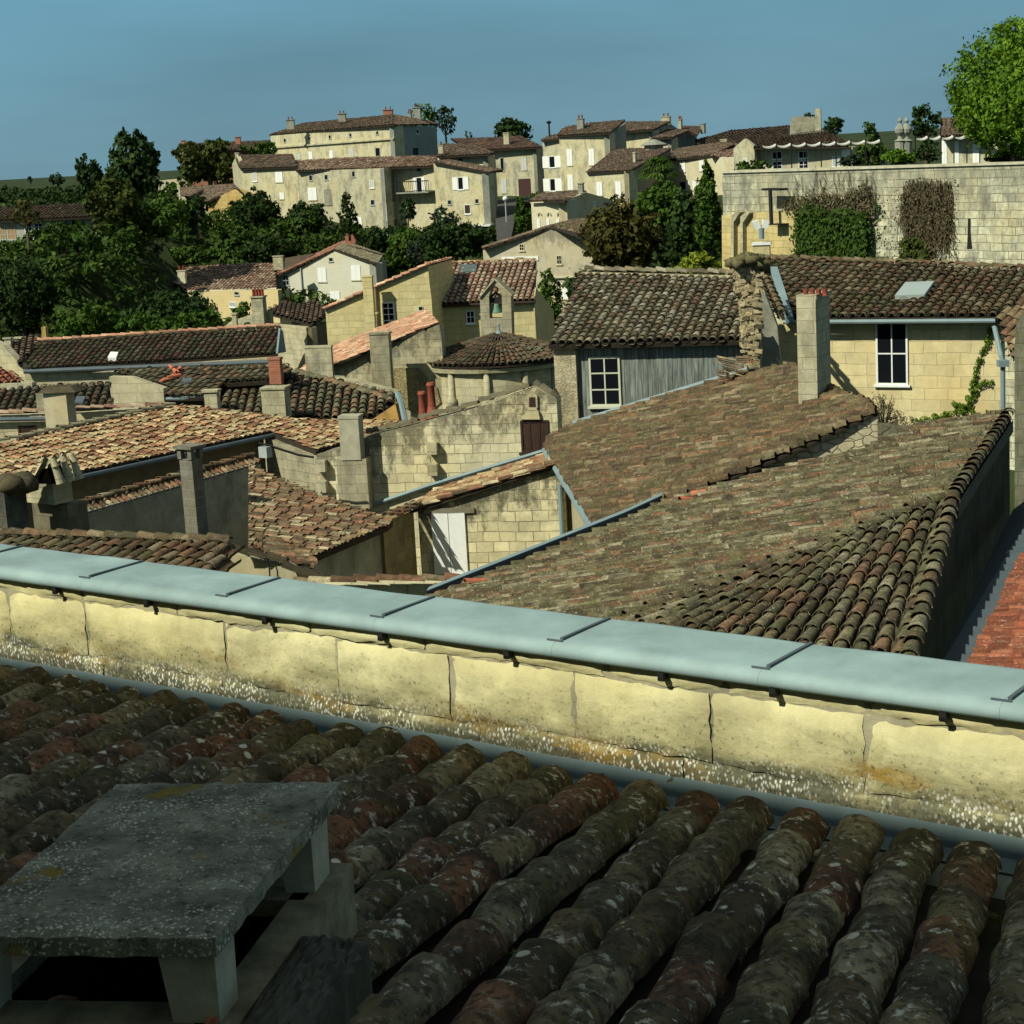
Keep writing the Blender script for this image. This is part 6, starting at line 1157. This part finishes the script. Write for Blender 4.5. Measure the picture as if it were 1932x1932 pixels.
OW=FH('ochre_barn','ochre stone barn end with a shallow grey roof among the hillside trees',410,400,172,'barn')
pl=wp('A',1370,780,172,1600,740,169); OW.wall(Q('A',1368,780,1548,697,1720,775),pl,-10,stone('ochre_stone2',(.46,.34,.14),.25,.8,.35,.5,.3),th=1); ps=wp('A',1200,745,183,1370,778,172); OW.wall(Q('A',1200,745,1370,778),ps,-10,fargrey if 0 else farst)
rp=P3(P(*Q('A',1200,748)[0],183),P(*Q('A',1368,778)[0],171.5),P(*Q('A',1545,695)[0],171)); OW.roof(Q('A',1195,742,1362,784,1555,696,1600,716,1545,665,1195,690),rp,T_far,.35,.5,4)
gw=FH('garden_wall_far','little pale wall on the crest between poplars and clipped trees',425,395,215,'wall'); gw.wall(Q('A',1040,640,1200,625,1240,660),VD(P(*Q('A',1140,660)[0],240),-85),-7,farpale)
# ------------------------------------------------------------------ trees and shrubs
def T(name,label,c,x0,y0,x1,y1,Y,mat,**k):
    (u0,v0),(u1,v1)=Q(c,x0,y0,x1,y1); return tree(name,label,u0,v0,u1,v1,Y,mat,**k)
T('poplar_tree','tall dark poplar-like tree, highest of the hillside group on the left','A',690,325,1075,800,175,G_dark,nb=26,card=.5,vb=400)
T('poplar_tree','slimmer dark tree just left of the highest one','A',492,462,680,760,180,G_dark,nb=16,card=.45)
T('broadleaf_tree','olive-green round tree with a visible trunk on the lawn edge','A',545,605,945,990,148,G_olive,nb=22,card=.4,vb=457)
T('broadleaf_tree','mid-green bushy tree right of the olive-green one, by the dark ivy wall','A',890,730,1290,1010,150,G_mid,nb=20,card=.4,vb=450)
T('shrub','bright small bush glowing above the mid-green tree','A',1070,650,1200,760,160,G_mid,nb=8,card=.3,cat='shrub')
T('broadleaf_tree','dark ivy-hung tree between the mid-green tree and the ochre barn','A',1190,740,1400,1000,152,G_dark,nb=14,card=.4,vb=445)
T('clipped_tree','large dense block-clipped tree on the crest beside the mansion','A',1195,395,1555,680,215,G_olive,nb=34,card=.5,shape='box')
T('clipped_tree','low clipped tree peeping above the plain pale house roof','B',205,395,450,480,220,G_mid,nb=14,card=.45,shape='box')
T('small_tree','small far tree on the vineyard skyline, the larger of two','A',322,585,432,680,330,G_blue,nb=8,card=.7)
T('small_tree','tiny far tree on the vineyard skyline, the smaller of two','A',176,612,222,660,330,G_blue,nb=4,card=.5)
T('young_tree','thin reddish-green young tree in front of the glazed building','A',45,770,290,960,140,G_bronze,nb=14,card=.3,dens=.7,vb=463)
T('fig_tree','spreading dark green tree in front of the plain pale house','B',120,705,500,1000,167,G_dark,nb=22,card=.38)
T('round_shrub','wide rounded dark bush right of the spreading tree','B',485,760,795,1020,166,G_dark,nb=24,card=.35,cat='shrub')
T('yew_tree','narrow upright dark evergreen before the long terrace house','B',838,708,995,1000,155,G_dark,nb=22,card=.3,shape='cone')
T('yew_tree','shorter columnar evergreen below the balcony','B',1250,760,1365,910,160,G_dark,nb=12,card=.3)
T('yucca_plant','spiky grey-green plant bursting above the dark hedge','B',1440,805,1650,970,150,G_blue,nb=14,card=.3,cat='plant',dens=1.)
T('hedge_block','large square dark hedge block below the sloping gable house','B',1420,930,1825,1175,148,G_dark,nb=46,card=.32,shape='box',cat='hedge')
T('shrub','mid-green garden shrub left of the square hedge block','B',1160,930,1440,1230,160,G_mid,nb=24,card=.32,cat='shrub')
T('shrub','dark garden shrub behind the whitewashed gable roof','B',960,940,1180,1150,164,G_dark,nb=18,card=.32,cat='shrub')
T('shrub','blue-green shrub above the pink roofs, before the square hedge','B',1300,1000,1460,1220,152,G_blue,nb=14,card=.3,cat='shrub')
T('shrub','leafy green shrub row left of the whitewashed gable','B',600,975,850,1110,166,G_mid,nb=18,card=.32,cat='shrub')
T('shrub','low dark shrub mass above the pinkish roof','B',200,1000,600,1180,160,G_dark,nb=26,card=.35,cat='shrub')
T('shrub','yellowish-green shrub above the left end of the pinkish roof','A',1050,1070,1500,1200,156,G_mid,nb=24,card=.33,cat='shrub')
T('crest_tree','feathery tree behind the right end of the mansion','B',1325,118,1510,380,262,G_mid,nb=16,card=.5,dens=1.1,vb=290)
T('crest_tree','darker feathery tree just right of the mansion','B',1480,145,1630,370,262,G_blue,nb=16,card=.5,dens=1.1,vb=290)
T('dome_tree','dark dome-shaped tree behind the house with the red door','C',200,226,470,440,240,G_dark,nb=22,card=.45)
T('cypress_tree','left one of two tiny cypresses on the skyline','C',28,290,55,372,240,G_dark,nb=6,card=.35,shape='cone',group='twin cypresses')
T('cypress_tree','right one of two tiny cypresses on the skyline','C',55,295,85,372,240,G_dark,nb=6,card=.35,shape='cone',group='twin cypresses')
T('hedge','green hedge spilling beside the lane, left of the arcaded house','C',355,740,475,1010,150,G_mid,nb=22,card=.32,cat='hedge')
T('shrub','small green shrub at the top of the lane','C',450,718,530,765,185,G_mid,nb=6,card=.3,cat='shrub')
T('conifer_tree','small feathery conifer right of the arcaded house','C',830,850,930,1010,128,G_blue,nb=12,card=.25,shape='cone')
T('bronze_tree','large bronze-green tree left of the rampart, the biggest of its group','C',785,760,1345,1300,104,G_bronze,nb=40,card=.34,dens=1.5,vb=540)
T('broadleaf_tree','mid-green tree crown rising behind the bronze-green tree','C',1130,645,1520,1000,112,G_mid,nb=26,card=.34)
T('broadleaf_tree','dark tree hard against the rampart, right of the bronze-green one','C',1345,720,1720,1260,98,G_dark,nb=34,card=.3,vb=530)
T('broadleaf_tree','bright green tree crown overhanging the rampart corner','C',1540,555,1735,1240,96,G_mid,nb=24,card=.26,vb=470)
T('shrub','yellow-green sunlit bush at the foot of the rampart','C',1425,1110,1735,1300,90,G_yellow,nb=22,card=.2,cat='shrub')
T('shrub','dark bush between the pink roof and the wide gabled house','C',500,1215,690,1640,98,G_mid,nb=18,card=.22,cat='shrub')
T('shrub','low bush behind the top left corner of the mossy roof','C',750,1210,850,1320,88,G_olive,nb=8,card=.18,cat='shrub')
T('conical_tree','broad conical dark green tree above the rampart','D',800,782,1040,1110,112,G_mid,nb=26,card=.24,shape='cone')
T('feathery_tree','dark feathery tree rising above the rampart terrace','D',1165,688,1400,930,112,G_dark,nb=20,card=.26,dens=1.2,vb=330)
T('topiary_shrub','dark spiky shrub under the short scalloped awning','D',1205,920,1400,1075,95,G_dark,nb=14,card=.2,cat='shrub',dens=1.)
T('shrub','bright green low hedge on the rampart top','D',985,985,1240,1095,96,G_bright,nb=20,card=.2,cat='shrub')
T('shrub','blue-green low bush on the rampart top before the pavilion house','D',710,1020,900,1105,98,G_blue,nb=14,card=.22,cat='shrub')
T('shrub','green shrub tops showing above the left end of the rampart','D',-10,1055,265,1140,98,G_mid,nb=16,card=.22,cat='shrub')
T('shrub','dark shrub under the big bright tree, on the rampart top','D',1655,980,1960,1085,92,G_dark,nb=16,card=.2,cat='shrub')
T('skyline_tree','dark tree clump behind the ruined tower pillar','D',590,765,745,900,215,G_dark,nb=10,card=.4)
T('skyline_tree','dark treetop directly behind the ruined tower','D',470,745,560,800,215,G_dark,nb=5,card=.35)
T('plane_tree','big bright green leafy tree at the upper right corner','D',1500,130,2250,1040,90,G_bright,nb=46,card=.2,dens=1.0,vb=312,ry=7)
T('cypress_tree','little dark conical cypress before the whitewashed gable','B',462,1325,530,1445,132,G_dark,nb=12,card=.18,shape='cone')
T('shrub','green bush in front of the cream-yellow house wall','A',1525,1430,1665,1560,118,G_mid,nb=14,card=.25,cat='shrub')
# fan palm
(u,v),=Q('C',1308,560); c=P(u,v,155); pe=thing('palm_tree','small fan palm with a bare trunk before the long pale house','palm',c-Z_*9)
MB().tube([c-Z_*9,c-Z_*.5],[.22,.18],8).build('trunk',bark,pe); mb=MB()
for i in range(90):
    d=rs.randn(3); d/=np.linalg.norm(d); d[2]=abs(d[2])*1.1-.35; e_=c+d*1.5; s_=np.cross(d,Z_); s_/=np.linalg.norm(s_)
    for k in range(5): w_=(k-2)*.35; mb.add([c+d*.5,e_+s_*(w_*.6-.07)-Z_*.3*abs(w_),e_+d*.3+s_*w_*.9-Z_*.35,e_+s_*(w_*.6+.07)-Z_*.3*abs(w_)],[[0,1,2,3]])
mb.build('fronds',G_mid,pe,uv=False)
# ivy-covered cliff on the left and undergrowth on the slopes
mb=MB(); bl=[]
for i in range(1500):
    if i<950: x=rs.uniform(-66,-25); y=rs.uniform(110,142)
    elif i<1350: x=rs.uniform(-32,-7); y=rs.uniform(148,168)
    else: x=rs.uniform(-30,-20); y=rs.uniform(120,136)
    if x<-32 and y>133: continue
    if i%5==0: x=rs.uniform(-40,-23); y=rs.uniform(138,172)
    elif x<-26 and y>146: continue
    k_=.5 if (x<-36 and y>128) else 1.
    bl.append((V(x,y,float(hgt(np.array(x),np.array(y)))+.2*k_),V(1.,1,.8*k_)*rs.uniform(1.,2.3)))
leaves(mb,bl,.4,.6,low=-.6); tag(mb.build('cliff_ivy',G_ivy,uv=False),'thick ivy and brambles covering the cliff below the lawn','ivy',kind='stuff')
mb=MB(); bl=[]
for i in range(200):
    u=rs.uniform(560,940); v=rs.uniform(432,505); bl.append((P(u,v+8,171-(v-430)*.08),V(1,1,.7)*rs.uniform(.9,1.8)))
for i in range(140):
    u=rs.uniform(1100,1370); v=rs.uniform(440,560); bl.append((P(u,v+14,128-(v-440)*.2),V(1,1,.8)*rs.uniform(.9,1.8)))
leaves(mb,bl,.34,.55,low=-.5); tag(mb.build('undergrowth',G_dark,uv=False),'dark undergrowth filling the terraced gardens','undergrowth',kind='stuff')
mb=MB(); bl=[]
for i in range(420):
    x=rs.uniform(-110,-34); y=rs.uniform(178,330); bl.append((V(x,y,float(hgt(np.array(x),np.array(y)))+.6),V(1,1,.7)*rs.uniform(1.2,2.6)))
leaves(mb,bl,.6,.7,low=-.4); tag(mb.build('treeline',G_dark,uv=False),'dark belt of far trees below the vineyards on the left','trees',kind='stuff')
for (x0,y0,x1,y1,lb,m_,Y) in ((0,585,0,0,'',0,0),): pass
for nm,lb,u0,v0,u1,v1,Y,m_ in (('broadleaf_tree','dark rounded tree low on the ivy cliff, left of the cream-yellow house',250,545,415,640,116,G_dark),('broadleaf_tree','light green spreading bush above the long dark roof',105,575,235,645,108,G_mid),('broadleaf_tree','green bushy tree above the middle of the long dark roof',215,590,330,640,104,G_mid),('shrub','leafy green bush above the right part of the long dark roof',320,585,420,632,102,G_mid),('broadleaf_tree','dark tree mass at the left edge above the small chimneys',-40,480,110,640,124,G_dark)):
    tree(nm,lb,u0,v0,u1,v1,Y,m_,nb=22,card=.28,cat='shrub' if nm=='shrub' else 'tree')
# street lamp by the lane
c=P(*Q('C',298,765)[0],168); sl=thing('street_lamp','street lamp with white globe on the climbing lane','street lamp',c-Z_*3.2); MB().tube([c-Z_*3.2,c],.07,6).build('post',greyp,sl); MB().lathe([(.05,-.15),(.2,-.05),(.25,.1),(.18,.25),(.03,.3)],c,12).build('globe',white,sl,smooth=True)
for o in bpy.data.objects:
    if '_w' in o.keys(): del o['_w']
